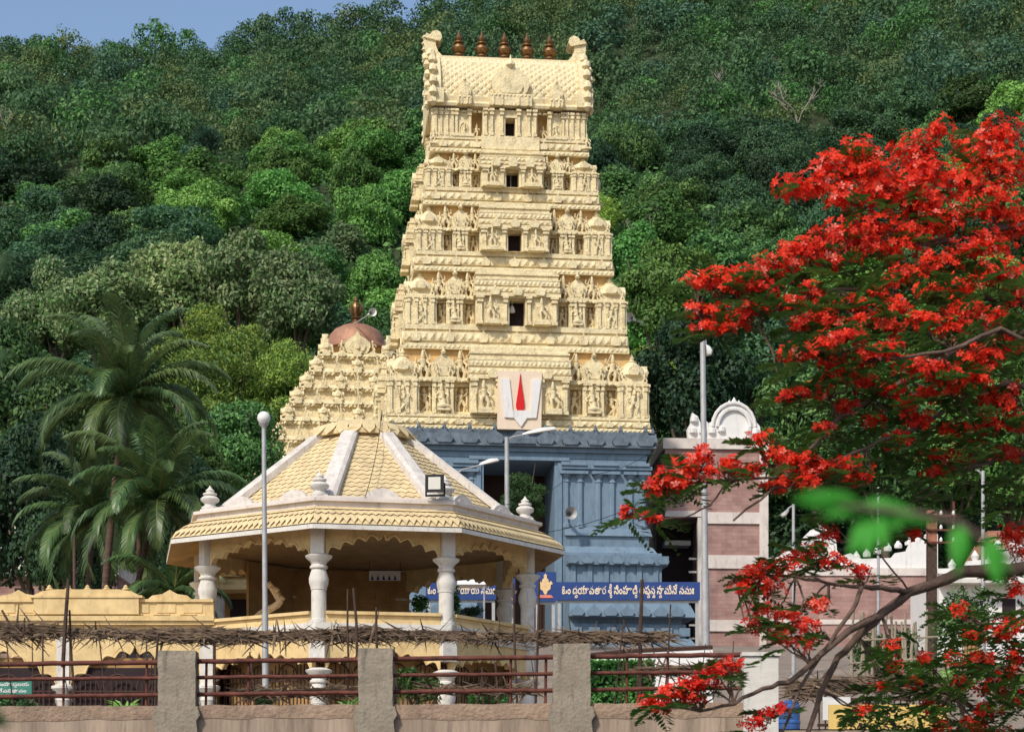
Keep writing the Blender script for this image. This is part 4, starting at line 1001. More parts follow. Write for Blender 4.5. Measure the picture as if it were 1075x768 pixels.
# loudspeakers
def horn(label, p, rz, r=.32, col='lampwhite', wallside=None):
    t = thing('loudspeaker', label, 'loudspeaker', p, rz, None)
    mb = MB(); mb.T = Matrix.Rotation(R(90), 4, 'X')
    mb.loft([[(rr * math.cos(k * math.pi / 8), rr * math.sin(k * math.pi / 8), zz) for k in range(16)] for rr, zz in ((r, .3), (r * .75, .18), (r * .4, .02), (r * .22, -.15), (r * .3, -.2), (r * .3, -.4), (.02, -.42))], cap=False)
    mb.build('horn', col, t, smooth=50)
    mb = MB(); mb.box(-.03, .03, .1, wallside or .9, -.03, .03); mb.build('bracket', 'metal', t)
horn('grey horn loudspeaker mounted beside the gate of the blue stone base', P(597.5, 539, 115.2), R(20), .36, 'metal', .5)
horn('small white horn loudspeaker beside the copper dome finial', P(389.5, 328.5, 135), R(25), .28, wallside=3)
horn('small white horn loudspeaker at the right edge of the cream tower', P(663, 334, 119), R(-30), .28, wallside=1.6)
# ================================================================== right hand buildings
BY = 121.0
bb = thing('brick_building', 'tall pinkish stone block building with cream bands right of the tower', 'building', (XX(698, BY), BY, 12.3), R(3))
def bz(py): return ZZ(py, BY) - 12.3
BW = XX(806, BY) - XX(698, BY)
mb = MB()
rx = XX(737, BY) - XX(698, BY)
mb.box(0, rx, 0, 9, bz(540), bz(471)); mb.box(rx - .004, BW - .45, 0.01, 9, bz(720), bz(471)); mb.box(0, rx, 4, 9, bz(720), bz(541)); mb.build('block_wall', 'brick', bb)
mb = MB(); mb.box(.0, rx - .02, 3.8, 3.98, bz(720), bz(541)); mb.build('recess_shade_sheet', 'dark', bb)  # dark sheet across the back, its colour standing in for shade
mb = MB()
mb.box(-.12, BW + .1, -.16, 9.1, bz(471) + .003, bz(460)); mb.box(rx, BW, -.10, .2, bz(549), bz(537)); mb.box(rx, BW, -.10, .2, bz(596), bz(582)); mb.box(rx, BW, -.10, .2, bz(662), bz(650)); mb.box(0, rx, -.1, .3, bz(542), bz(536))
mb.box(BW - .45, BW + .05, -.18, 9, bz(720), bz(471) - .002)
mb.box(rx - .25, rx + .02, -.12, .3, bz(720), bz(543)); mb.build('band', 'pinkwhite', bb)
mb = MB()
for k in []: mb.box(rx - .9, rx - .02, .5, .8, bz(700 - k * 14), bz(698 - k * 14)) if k in (0, 1, 2, 6, 7) else None
for z in (560, 616):
    mb = MB(); mb.box(.3, rx - .3, 2.5, 3.79, bz(z + 5), bz(z)); mb.build('ledge', 'white', bb)
for k in (0, 1, 2, 6, 7): 
    mb = MB(); mb.box(rx - .7, rx - .26, .31, .5, bz(684 - k * 14), bz(682 - k * 14)); mb.build('louvre', 'white', bb)
mb = MB()                                                   # curved white plaster crest
def bx(px): return XX(px, BY) - XX(698, BY)
mb.prism([(bx(723), bz(460) + .003), (bx(800), bz(460) + .003), (bx(799), bz(446)), (bx(794), bz(440)), (bx(789), bz(430)), (bx(780), bz(424)), (bx(772), bz(421)), (bx(763), bz(424)), (bx(756), bz(432)), (bx(751), bz(440)), (bx(744), bz(443)), (bx(740), bz(438)), (bx(736), bz(443)), (bx(733), bz(436)), (bx(727), bz(432)), (bx(726), bz(442)), (bx(722), bz(449))], .1, .6)
ar = [(bx(771) + .95 * math.cos(a), bz(447) + 1.05 * math.sin(a)) for a in [k * math.pi / 10 for k in range(11)]]
mb.tube([(a, .02, b) for a, b in ar], .12, 6); mb.tube([(bx(771) + 1.25 * math.cos(a), .05, bz(447) + 1.4 * math.sin(a)) for a in [k * math.pi / 10 for k in range(11)]], .10, 6)
for px, py in ((729, 440), (728, 452), (738, 452), (748, 452), (758, 450), (786, 450), (794, 452)): mb.lathe(bx(px), .1, [(.02, bz(py) - .3), (.24, bz(py) - .1), (.22, bz(py) + .15), (.02, bz(py) + .3)], 8)
for k in range(7): mb.lathe(bx(757 + k * 5), .3, [(.12, bz([438, 428, 424, 421, 424, 429, 439][k]) - .1), (.16, bz([438, 428, 424, 421, 424, 429, 439][k]) + .1), (.01, bz([438, 428, 424, 421, 424, 429, 439][k]) + .35)], 8)
mb.build('plaster_crest', 'whitepaint', bb, smooth=40)

CYY = 112.0
cw = thing('compound_wall', 'pink stone block compound wall with white scalloped parapet right of the brick building', 'wall', (XX(806, CYY), CYY, 12.0))
def cz(py): return ZZ(py, CYY) - 12.0
def cx_(px): return XX(px, CYY) - XX(806, CYY)
mb = MB(); mb.box(0, cx_(985), 0, .6, -1, cz(604)); mb.build('block_wall', 'brick', cw)
mb = MB(); mb.box(-.05, cx_(985), -.08, .66, cz(604) + .002, cz(596)); mb.box(0, cx_(985), -.06, .2, cz(655), cz(650)); mb.build('band', 'pinkwhite', cw)
mb = MB()
prf = [(806, 596), (985, 596), (985, 560), (972, 560), (970, 566), (955, 569), (952, 578), (940, 580), (936, 585), (905, 586), (893, 580), (884, 583), (879, 577), (878, 566), (873, 558), (862, 552), (851, 556), (843, 564), (841, 577), (836, 582), (826, 576), (818, 584), (806, 585)]
mb.prism([(cx_(a), cz(b) + .004) for a, b in prf], .1, .5)
mb.tube([(cx_(860) + .78 * math.cos(a), .06, cz(578) + .92 * math.sin(a)) for a in [k * math.pi / 10 for k in range(11)]], .09, 6)
for k in range(8): mb.lathe(cx_(900 + k * 11), .3, [(.2, cz(586 - k * 3)), (.22, cz(583 - k * 3)), (.02, cz(577 - k * 3))], 8)
mb.lathe(cx_(860), .3, [(.12, cz(554)), (.16, cz(551)), (.01, cz(545))], 8)
mb.build('scalloped_parapet', 'whitepaint', cw)

HYW = 97.0
wh = thing('white_house', 'low white building with stepped parapet and red tiled roof at the far right', 'building', (XX(986, HYW), HYW, 10.5))
def h_z(py): return ZZ(py, HYW) - 10.5
def hx(px): return XX(px, HYW) - XX(986, HYW)
mb = MB(); mb.box(0, hx(1180), 0, 7, -1.5, h_z(602)); mb.build('wall', 'whitepaint', wh)
mb = MB(); mb.prism([(hx(984), h_z(602) + .003), (hx(1182), h_z(602) + .003), (hx(1182), h_z(566)), (hx(1062), h_z(566)), (hx(1060), h_z(575)), (hx(1040), h_z(577)), (hx(1037), h_z(587)), (hx(1015), h_z(589)), (hx(1012), h_z(596)), (hx(984), h_z(597))], -.15, .3)
for a in (1000, 1024, 1048): mb.lathe(hx(a), .1, [(.12, h_z({1000: 597, 1024: 588, 1048: 576}[a])), (.2, h_z({1000: 592, 1024: 583, 1048: 571}[a])), (.02, h_z({1000: 586, 1024: 577, 1048: 565}[a]))], 10)
mb.build('stepped_parapet', 'whitepaint', wh)
mb = MB(); mb.loft([[(hx(1040), .5, h_z(575)), (hx(1190), .5, h_z(575)), (hx(1190), 6, h_z(575)), (hx(1040), 6, h_z(575))], [(hx(1050), 2.5, h_z(548)), (hx(1180), 2.5, h_z(548)), (hx(1180), 4, h_z(548)), (hx(1050), 4, h_z(548))]]); mb.build('tiled_roof', 'redtile', wh)
mb = MB(); mb.box(hx(1012), hx(1028), -.02, .05, -1, h_z(640)); mb.build('door', 'inner', wh)
for a in (1052, 1090):
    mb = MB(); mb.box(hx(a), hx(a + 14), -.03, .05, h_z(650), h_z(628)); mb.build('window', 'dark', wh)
mb = MB(); mb.box(hx(984), hx(1182), -.9, -.003, h_z(614), h_z(610)); mb.build('sunshade', 'white', wh)

lw = thing('low_white_wall', 'low white plastered wall beyond the hedge at the foot of the tower', 'wall', (XX(618, 58), 58, 5.0), R(-2))
mb = MB(); L_ = XX(748, 58) - XX(618, 58)
mb.prism([(0, -.6), (L_, -.6), (L_, ZZ(682, 58) - 5), (L_ * .3, ZZ(686, 58) - 5), (0, ZZ(690, 58) - 5)], 0, .25); mb.build('wall', 'whitepaint', lw)
mb = MB(); mb.tube([(0, .1, ZZ(688, 58) - 4.97), (L_ * .3, .1, ZZ(684, 58) - 4.97), (L_, .1, ZZ(680, 58) - 4.97)], .06, 6); mb.build('coping', 'iron', lw)

# left: pink wall and pale roofs behind the palms
lb = thing('pink_house', 'pinkish building with a pale flat roof band behind the palms at far left', 'building', (XX(-60, 99), 99, 9.5))
def lz(py): return ZZ(py, 99) - 9.5
mb = MB(); mb.box(0, 8.2, 0, 6, -1, lz(605)); mb.build('wall', 'brick', lb)
mb = MB(); mb.box(-.3, 8.4, -.4, 6.3, lz(605) + .003, lz(588)); mb.box(0, 7.9, .2, 6, lz(588) + .003, lz(576)); mb.build('roof', 'pinkwhite', lb)
for k in range(3):
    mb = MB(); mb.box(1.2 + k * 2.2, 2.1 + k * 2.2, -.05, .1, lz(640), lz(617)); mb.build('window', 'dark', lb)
lh = thing('hillside_house', 'pale roofed house half hidden by trees on the left slope', 'house', (XX(-50, 128), 128, 12.5))
def lq(py): return ZZ(py, 128) - 12.5
mb = MB(); mb.box(0, 5.0, 0, 5, -1, lq(488)); mb.build('wall', 'pinkwhite', lh)
mb = MB(); mb.loft([[(-.3, -.5, lq(488)), (5.3, -.5, lq(486)), (5.3, 5.4, lq(486)), (-.3, 5.4, lq(488))], [(-.3, 2, lq(474)), (5.0, 2, lq(474)), (5.0, 3, lq(474)), (-.3, 3, lq(474))]]); mb.build('roof', 'rib', lh)
mb = MB(); mb.box(3, 4, -.06, .1, lq(510), lq(496)); mb.build('window', 'dark', lh)
cn = thing('canopy', 'pale sheet metal canopy on thin posts behind the right arch of the pavilion', 'canopy', (XX(490, 96), 96, hz(0, 96)))
def cq(py): return ZZ(py, 96) - hz(0, 96)
mb = MB(); mb.loft([[(-.9, 0, cq(613)), (.9, 0, cq(613)), (.9, 2, cq(611)), (-.9, 2, cq(611))], [(-.35, .9, cq(597)), (.35, .9, cq(597)), (.35, 1.1, cq(597)), (-.35, 1.1, cq(597))]]); mb.build('roof', 'whitepaint', cn)
for s in (-.8, .8):
    mb = MB(); mb.tube([(s, .1, -.2), (s, .1, cq(612))], .04, 6); mb.build('post', 'metal', cn)

# ================================================================== front wall, posts, railings
FY = 29.0
def fy(px, a, b): return ZZ(a + (b - a) * (px + 20) / 850.0, FY)   # height of a line that climbs slightly to the right
rw = thing('retaining_wall', 'long streaky brown plaster wall along the bottom of the picture', 'wall', (0, FY, 0))
x0, x1 = XX(-260, FY), XX(800, FY)
mb = MB(); n = 60
top = [(x0 + (x1 - x0) * k / n, fy(CX + (x0 + (x1 - x0) * k / n) / FY * F, 752, 747) + .03 * rnd.uniform(-1, 1)) for k in range(n + 1)]
mb.prism([(x0, -.1), (x1, -.1)] + top[::-1], -.10, .20); mb.prism([(x1, -.1), (40, -.1), (40, 3.36), (x1, 3.36)], -.09, .22); mb.build('wall_face', 'wall', rw)
mb = MB()
vs = []; N2 = 90
rings = []
for k in range(N2 + 1):
    x = x0 + (x1 - x0) * k / N2; px = CX + x / FY * F
    zt = fy(px, 741.5, 737.5) + .004 * math.sin(k * 1.7) + .006 * rnd.uniform(-1, 1); zb = zt - .19 - .03 * abs(math.sin(k * .37)) * math.sin(k * .11) - .02 * rnd.random()
    rings.append([(x, -.106, zb), (x, -.118, zb + .08), (x, -.115, zt), (x, .26, zt), (x, .25, zb)])
mb.loft(rings); mb.build('wall_cap', 'wallcap', rw, smooth=40)
for px, pw, pt, lab in ((187.5, 39, 684, 'grey concrete post on the wall, left of the lamp with the globe'), (395, 36, 682, 'grey concrete post on the wall in front of the pavilion steps'), (600, 39, 677, 'grey concrete post on the wall below the blue sign panels')):
    wdt = pw / F * FY / 2
    t = thing('concrete_post', lab.replace('pavilion steps', 'pavilion'), 'post', (XX(px, FY), FY, ZZ(742, FY)), rnd.uniform(-.02, .02), 'concrete posts along the front wall')
    zt = ZZ(pt, FY) - ZZ(742, FY)
    mb = MB(); rings = []
    for k in range(9):
        z = -.03 + (zt + .03) * k / 8; j = lambda: rnd.uniform(-.006, .006)
        rings.append([(-wdt + j(), -.19 + j(), z), (wdt + j(), -.19 + j(), z), (wdt + j(), .20 + j(), z), (-wdt + j(), .20 + j(), z)])
    rings[-1] = [(a * .99, b * .99, c + rnd.uniform(0, .012)) for a, b, c in rings[-1]]
    mb.loft(rings); mb.build('shaft', 'concrete', t)
    mb = MB(); mb.prism([(-wdt * 1.12, .0), (wdt * 1.12, .0), (wdt * 1.25, -.12), (wdt * 1.05, -.2), (wdt * 1.15, -.45), (wdt * .7, -.52), (-.1, -.47), (-wdt * .8, -.55), (-wdt * 1.1, -.35), (-wdt * 1.3, -.15)], -.215, -.05); mb.build('mortar_patch', 'concrete', t)
t = thing('plastered_pillar', 'wide pale plastered pillar ending the wall behind the red blossoms', 'pillar', (XX(797, FY), FY, 0))
mb = MB(); hwp = .235; mb.loft([[(-hwp, -.25, -.1), (hwp, -.25, -.1), (hwp, .3, -.1), (-hwp, .3, -.1)], [(-hwp, -.25, ZZ(690, FY)), (hwp, -.25, ZZ(691, FY)), (hwp, .3, ZZ(691, FY)), (-hwp, .3, ZZ(690, FY))]]); mb.build('shaft', 'white', t)
mb = MB(); mb.box(-hwp - .03, hwp + .03, -.28, .33, ZZ(690, FY) + .003, ZZ(686, FY)); mb.build('cap', 'white', t)
for i, (pa, pb, lab) in enumerate(((-60, 168, 'rusty three bar iron railing at the far left of the wall'), (207, 377, 'rusty three bar iron railing between the two left concrete posts'),
                                   (413, 581, 'rusty three bar iron railing between the two right concrete posts'), (619, 782, 'rusty three bar iron railing in front of the clipped hedge'))):
    t = thing('iron_railing', lab, 'railing', (XX((pa + pb) / 2, FY), FY, ZZ(740, FY)), 0, 'rusty railings between the posts')
    xa, xb = XX(pa, FY) - t.location.x - .05, XX(pb, FY) - t.location.x + .05
    for a, b, rr in ((697, 686, .034), (713, 704, .027), (731, 721, .030)):
        za, zb_ = fy(pa, a, b) - t.location.z, fy(pb, a, b) - t.location.z
        mb = MB(); k_ = 14; mb.tube([(xa + (xb - xa) * k / k_, rnd.uniform(-.004, .004), za + (zb_ - za) * k / k_ + rnd.uniform(-.005, .005)) for k in range(k_ + 1)], rr, 8); mb.build('rail', 'rust', t, smooth=50)
    for q in ((.24, .55, .92) if i == 0 else (.07, .32) if i == 1 else (.72, .93) if i == 2 else (.25, .5)):
        x = xa + (xb - xa) * q
        mb = MB(); mb.tube([(x, .04, -.02), (x + .01, .04, fy(pa + (pb - pa) * q, 697, 686) - t.location.z)], .02, 6); mb.build('upright', 'rust', t)

# bamboo pole wrapped in dry thatch
def thatch(name, label, pts, r0, seed, fringe=1.0, dens=60):
    rr = random.Random(seed)
    base = pts[0]; t = thing(name, label, 'thatch pole', base)
    loc = [p - base for p in pts]
    mb = MB(); N_ = 40; line = []
    for k in range(N_ + 1):
        u = k / N_ * (len(loc) - 1); i = min(int(u), len(loc) - 2); line.append(loc[i].lerp(loc[i + 1], u - i))
    mb.tube(line, .035, 7); mb.build('pole', 'stick', t)
    L = (loc[-1] - loc[0]).length
    for nm, m, cnt in (('thatch', 'thatch', int(L * dens * 2.6)), ('dry_leaf', 'straw', int(L * dens * .30))):
        mb = MB()
        for k in range(cnt):
            u = rr.random(); i = min(int(u * N_), N_ - 1); p = line[i].lerp(line[i + 1], u * N_ - i); f = r0(u)
            a = Vector((rr.uniform(-1, 1), rr.uniform(-.15, .15), rr.uniform(-.12, .12))).normalized()
            q = p + Vector((0, rr.uniform(-f, f), rr.uniform(-f, f * .9)))
            ln = rr.uniform(.25, .8); wd = rr.uniform(.006, .022)
            sag = rr.uniform(0, .10) * fringe
            if rr.random() < .06 * fringe: a = Vector((rr.uniform(-.5, .5), rr.uniform(-.3, .3), -1 if rr.random() < .9 else .6)).normalized(); ln *= .38; wd *= .6
            b = a.cross(Vector((rr.uniform(-.3, .3), 1, rr.uniform(-.3, .3)))).normalized() * wd
            e = Vector((0, rr.uniform(-.03, .03), -sag))
            mb.add([tuple(q - a * ln / 2 - b * .3 + e), tuple(q - b), tuple(q + a * ln / 2 + e), tuple(q + b), tuple(q - a * ln / 2 + b * .3 + e)], [(0, 1, 2, 3, 4)])
        mb.build(nm, m, t)
TY = 30.2
thatch('thatched_pole', 'long pole wrapped in dry thatch above the railings, in front of the pavilion', [P(-40, 661, TY), P(60, 662, TY), P(180, 665, TY), P(300, 666, TY), P(380, 664, TY), P(480, 665, TY), P(590, 668, TY), P(700, 667, TY)],
       lambda u: .12 if u < .12 else .07 + .03 * math.sin(u * 25) if u < .6 else .04 if u < .85 else .07, 3)
thatch('thatched_pole', 'short bundle of dry thatch lying below the top rail by the hedge', [P(672, 704, 29.5), P(730, 702, 29.5), P(790, 700, 29.5)], lambda u: .05, 5, .4)
thatch('thatched_pole', 'dry fronds lying along the lower rail before the pavilion', [P(255, 727, 29.4), P(330, 726, 29.4), P(400, 722, 29.4)], lambda u: .05, 8, .3, 45)
thatch('thatched_pole', 'faded dry fronds along the lower rail left of the last post', [P(452, 723, 29.5), P(500, 724, 29.5), P(560, 724, 29.5)], lambda u: .035, 9, .3, 35)
thatch('thatched_pole', 'dark thatch roof edge over the right hand yard behind the blossoms', [P(832, 724, 33), P(880, 718, 33.2), P(935, 716, 33.4), P(985, 722, 33.6)], lambda u: .12, 11, .6, 90)

# thin sticks
stick_xy = [(66, 700, 72, 607, .030), (79, 742, 73, 640, .02), (366, 700, 365, 618, .016), (375, 690, 371, 617, .022), (396, 690, 395, 637, .02), (416, 740, 415, 700, .014), (543, 742, 539, 612, .018), (562, 742, 566, 608, .02), (672, 742, 674, 608, .032), (697, 742, 704, 634, .014), (652, 742, 655, 650, .012),
            (46, 742, 45, 664, .014), (163, 742, 166, 664, .02), (225, 742, 225, 668, .022), (508, 742, 506, 700, .02), (524, 742, 520, 694, .02), (268, 742, 262, 684, .015), (20, 668, 2, 640, .02), (24, 668, 26, 648, .016), (715, 742, 713, 690, .012)]
srr = random.Random(31)
for _ in range(16):
    q = srr.uniform(5, 770); stick_xy.append((q, 742, q + srr.uniform(-9, 9), srr.uniform(655, 712), srr.uniform(.007, .013)))
for k, (xa, ya, xb, yb_, r) in enumerate(stick_xy):
    Y = 29.7 + .5 * rnd.random(); a, b = P(xa, ya, Y), P(xb, yb_, Y); mid = a.lerp(b, .5) + Vector((rnd.uniform(-.02, .02), 0, 0))
    mb = MB(); mb.tube([tuple(p - a) for p in (a, mid, b)], [r, r * .95, r * .8], 7); o = mb.build('upright_stick', 'stick', smooth=50, loc=a)
    tag(o, 'tallest dark stick left of the palms, leaning a little' if k == 0 else 'thick dark stick standing in front of the blue stone base' if k == 8 else 'thin dark stick pushed upright behind the railing', 'stick', 'sticks behind the railing')
for k in range(13):
    px = 895 + k * 6.4 + rnd.uniform(-2, 2); Y = 40 + rnd.random(); a, b = P(px, 712, Y), P(px + rnd.uniform(-5, 5), 640 + rnd.uniform(-8, 16), Y)
    mb = MB(); mb.tube([(0, 0, 0), tuple((b - a) * .5 + Vector((rnd.uniform(-.04, .04), 0, 0))), tuple(b - a)], [.035, .03, .022], 7); o = mb.build('bamboo_cane', 'bamboo', smooth=50, loc=a)
    tag(o, 'pale bamboo cane in the rough cane fence behind the blossoms', 'bamboo cane', 'canes of the rough bamboo fence')
t = thing('cane_rail', 'two thin cross canes tied along the rough bamboo fence', 'bamboo cane', P(892, 672, 39.8))
mb = MB(); o_ = P(892, 672, 39.8); mb.tube([tuple(P(892, 672, 39.8) - o_), tuple(P(985, 668, 39.8) - o_)], .02, 6); mb.build('upper_cane', 'bamboo', t)
mb = MB(); mb.tube([tuple(P(892, 696, 39.8) - o_), tuple(P(985, 690, 39.8) - o_)], .02, 6); mb.build('lower_cane', 'bamboo', t)

# ================================================================== lamp posts and poles
def gpole(name, label, px0, px1, ytop, Y, r, cat='lamp post', gy=None):
    top = P(px1, ytop, Y); xb = XX(px0, Y); g = hz(xb, Y) - .1
    t = thing(name, label, cat, (xb, Y, g)); h = top.z - g; dx = (px1 - px0) * Y / F
    mb = MB(); mb.tube([(0, 0, 0), (dx * .4, 0, h * .4), (dx * .4, 0, h * .401), (dx, 0, h)], [r * 1.15, r * 1.1, r * .9, r * .75], 10); mb.build('pole', 'metal', t, smooth=50)
    mb = MB(); mb.lathe(0, 0, [(r * 2.2, 0), (r * 2.2, .12), (r * 1.2, .2)], 12); mb.build('base_plate', 'metal', t)
    return t, Vector((dx, 0, h))
t, top = gpole('street_lamp', 'tall grey street lamp with a white globe in front of the pavilion', 279, 277, 448, 47, .066)
mb = MB(); rg = .15; mb.lathe(top.x, top.y, [(.001, top.z + .17 + rg * math.sin(-1.2))] + [(rg * math.cos(a), top.z + .20 + rg * math.sin(a)) for a in [-1.1 + k * .3 for k in range(9)]] + [(.001, top.z + .20 + rg)], 16); mb.build('globe', 'lampwhite', t, smooth=60)
mb = MB(); mb.lathe(top.x, top.y, [(.05, top.z - .05), (.06, top.z), (.11, top.z + .05), (.12, top.z + .09), (.11, top.z + .10)], 14); mb.build('holder', 'metal', t, smooth=40)
def arm_lamp(t, top, dx, dz, ln=.9, m='lampwhite', sgn=1):
    mb = MB(); mb.tube([tuple(top + Vector((0, 0, -.15))), tuple(top + Vector((dx * .3, 0, dz * .3 - .02))), tuple(top + Vector((dx, 0, dz)))], .035, 6); mb.build('arm', 'metal', t, smooth=50)
    mb = MB(); d = Vector((dx, 0, dz)).normalized(); o = top + Vector((dx, 0, dz)); a = math.atan2(d.z, d.x)
    mb.T = Matrix.Translation(o) @ Matrix.Rotation(-a, 4, 'Y')
    mb.loft([[(u * ln, y, z) for y, z in ((-wd, 0), (wd, 0), (wd * .8, hh), (0, hh * 1.3), (-wd * .8, hh))] for u, wd, hh in ((-.05, .05, .05), (.12, .10, .10), (.55, .16, .15), (.92, .13, .11), (1, .04, .04))]); mb.build('lamp_head', m, t, smooth=50)
t, top = gpole('street_lamp', 'tall white street lamp in front of the pink brick building, head among the blossoms', 742, 737.5, 331, 62, .11)
arm_lamp(t, top, -.12, .06, .42); arm_lamp(t, top, .1, -.9, .3)
t, top = gpole('street_lamp', 'grey street lamp above the pavilion roof with one arm to the right', 533, 532, 459, 91, .13)
arm_lamp(t, top, .75, .12, 1.45)
t, top = gpole('street_lamp', 'street lamp behind the pavilion roof showing only its arm and pale head', 478, 478, 494, 92, .10)
arm_lamp(t, top, 1.1, .25, .85)
t, top = gpole('street_lamp', 'short grey street lamp between the brick building and the compound wall', 833, 833, 529, 92, .09)
arm_lamp(t, top, -.25, -.2, .45)
t, top = gpole('street_lamp', 'grey street lamp at the far right with its arm reaching left', 1032, 1032, 494, 72, .085)
arm_lamp(t, top, -.85, .30, .7)
t, top = gpole('street_lamp', 'slender pale pole with a small cap standing behind the white parapet', 922, 922, 516, 90, .075, 'pole')
mb = MB(); mb.lathe(top.x, 0, [(.13, top.z), (.14, top.z + .1), (.02, top.z + .2)], 10); mb.build('cap', 'lampwhite', t)
UY = 76
t = thing('utility_pole', 'dark utility pole with a reddish top and wooden crossarms by the white building', 'utility pole', (XX(978, UY), UY, hz(0, UY) - .2))
g = hz(0, UY) - .2
mb = MB(); mb.box(-.17, .17, -.15, .15, 0, ZZ(572, UY) - g); mb.build('pole', 'stick', t)
mb = MB(); mb.box(-.171, .171, -.151, .151, ZZ(572, UY) - g + .002, ZZ(536, UY) - g); mb.build('pole_top', 'redtile', t)
for py in (541, 556, 569):
    mb = MB(); mb.box(-.3, .85, -.24, -.16, ZZ(py + 2, UY) - g, ZZ(py, UY) - g); mb.build('crossarm', 'rust', t)
    mb = MB()
    for x in (.3, .75): mb.lathe(x, -.2, [(.05, ZZ(py, UY) - g), (.06, ZZ(py, UY) - g + .08), (.02, ZZ(py, UY) - g + .16)], 8)
    mb.build('insulator', 'lampwhite', t)
mb = MB(); mb.box(.72, .80, -.22, -.15, ZZ(575, UY) - g, ZZ(527, UY) - g); mb.build('upright', 'rust', t)
def wire(label, pts, r=.012):
    base = pts[0]; n = 18; line = []
    for i in range(len(pts) - 1):
        d = (pts[i + 1] - pts[i]).length
        for k in range(n): u = k / n; line.append(pts[i].lerp(pts[i + 1], u) - Vector((0, 0, d * .035 * 4 * u * (1 - u))) - base)
    line.append(pts[-1] - base)
    mb = MB(); mb.tube(line, r, 5); tag(mb.build('cable', 'black', loc=base), label, 'cable')
wire('thin cable sagging from the floodlight to the lamp behind the pavilion', [P(452, 510, 65.2), P(600, 498, 90), P(690, 470, 100)], .012)
wire('thin cable running from the pavilion cornice up over its roof', [P(383, 522, 64.8), P(396, 470, 67.5), P(401, 430, 69.5), P(399, 420, 116)], .012)
wire('cable strung between the utility pole and the slender pale pole', [P(978, 545, 76), P(922, 530, 90), P(833, 540, 92)], .014)
wire('cable drooping down the front of the white utility lamp', [P(738, 470, 61.8), P(690, 520, 80), P(560, 560, 85)], .012)

# right hand yard
t = thing('wall_sign', 'yellow sign board with black Telugu lettering at the bottom right', 'sign', P(870, 778, 32.0))
Wd = XX(995, 32) - XX(870, 32); H = 39 / F * 32
mb = MB(); mb.box(0, Wd, 0, .05, 0, H); mb.build('panel', 'signyellow', t)
for row, (cl, u0, u1, v) in enumerate((([('సి', 0), ('ం', 0), ('హా', 0), ('చ', 0), ('ల', 0), ('ం', 0)], .22, .52, .66), ([('ప', 0), ('రి', 0), ('పా', 0), ('ల', 0), ('న', 0), (' ', 0), ('భ', 0), ('వ', 0), ('నం', 0)], .17, .78, .28))):
    m_, wid = lettering(cl, 1.0, .02); sx = (u1 - u0) * Wd / wid
    m_.v = [(u0 * Wd + a * sx, -.01 + b * .3, v * H + c * H * .30) for a, b, c in m_.v]; m_.build('lettering', 'black', t)
mb = MB()
for u in (.1, Wd - .1): mb.box(u - .04, u + .04, .052, .12, hz(0, 32) - t.location.z - .2, H * .9)
mb.build('post', 'iron', t)
# white letters on the green notice board
m_, wid = lettering([('సి', 0), ('ం', 0), ('హా', 0), ('ద', 'ర'), ('ల', 0), ('య', 0)], 1.0, .02)
sx = .82 / wid; m_.v = [(-.41 + a * sx, -.034 + b * .2, .46 + c * .12) for a, b, c in m_.v]; m_.build('lettering', 'whitepaint', bo)
m_, wid = lettering([('దే', 0), ('వ', 0), ('స', 0), ('థా', 0), ('న', 0), ('ం', 0)], 1.0, .02)
sx = .72 / wid; m_.v = [(-.38 + a * sx, -.034 + b * .2, .30 + c * .12) for a, b, c in m_.v]; m_.build('lettering', 'whitepaint', bo)
t = thing('plastic_drum', 'bright blue plastic drum beside the pale end pillar', 'drum', P(828, 768, 31.5))
mb = MB(); mb.lathe(0, 0, [(.15, 0), (.17, .03), (.17, .12), (.18, .13), (.18, .16), (.17, .17), (.17, .34), (.18, .35), (.18, .38), (.16, .40), (.15, .42)], 18); mb.build('body', 'bluetarp', t, smooth=40)
mb = MB(); mb.lathe(0, 0, [(.155, .421), (.155, .45), (.05, .46), (.05, .48), (.001, .48)], 18); mb.build('lid', 'bluetarp', t, smooth=40)
t = thing('slat_fence', 'dark iron slat fence behind the yellow sign', 'fence', P(860, 770, 33))
Wd = XX(985, 33) - XX(860, 33); H = 40 / F * 33
mb = MB()
for k in range(20): mb.box(k * Wd / 19 - .012, k * Wd / 19 + .012, -.012, .012, 0, H * .95)
mb.build('slats', 'iron', t)
mb = MB()
for v in (.2, .88): mb.box(-.03, Wd + .03, -.02, .02, v * H, v * H + .04)
mb.build('rail', 'iron', t)
t = thing('cloth_sheet', 'pale bluish cloth hung on the slat fence beside the yellow sign', 'cloth', P(878, 752, 32.9))
mb = MB(); mb.add([tuple(Vector((-.22 + .22 * i / 2 * 1.0, -.03 - .02 * math.sin(i * 2 + j), -.05 + j * .12))) for j in range(4) for i in range(5)], [(j * 5 + i, j * 5 + i + 1, (j + 1) * 5 + i + 1, (j + 1) * 5 + i) for j in range(3) for i in range(4)]); mb.build('cloth', 'lampwhite', t, smooth=60)
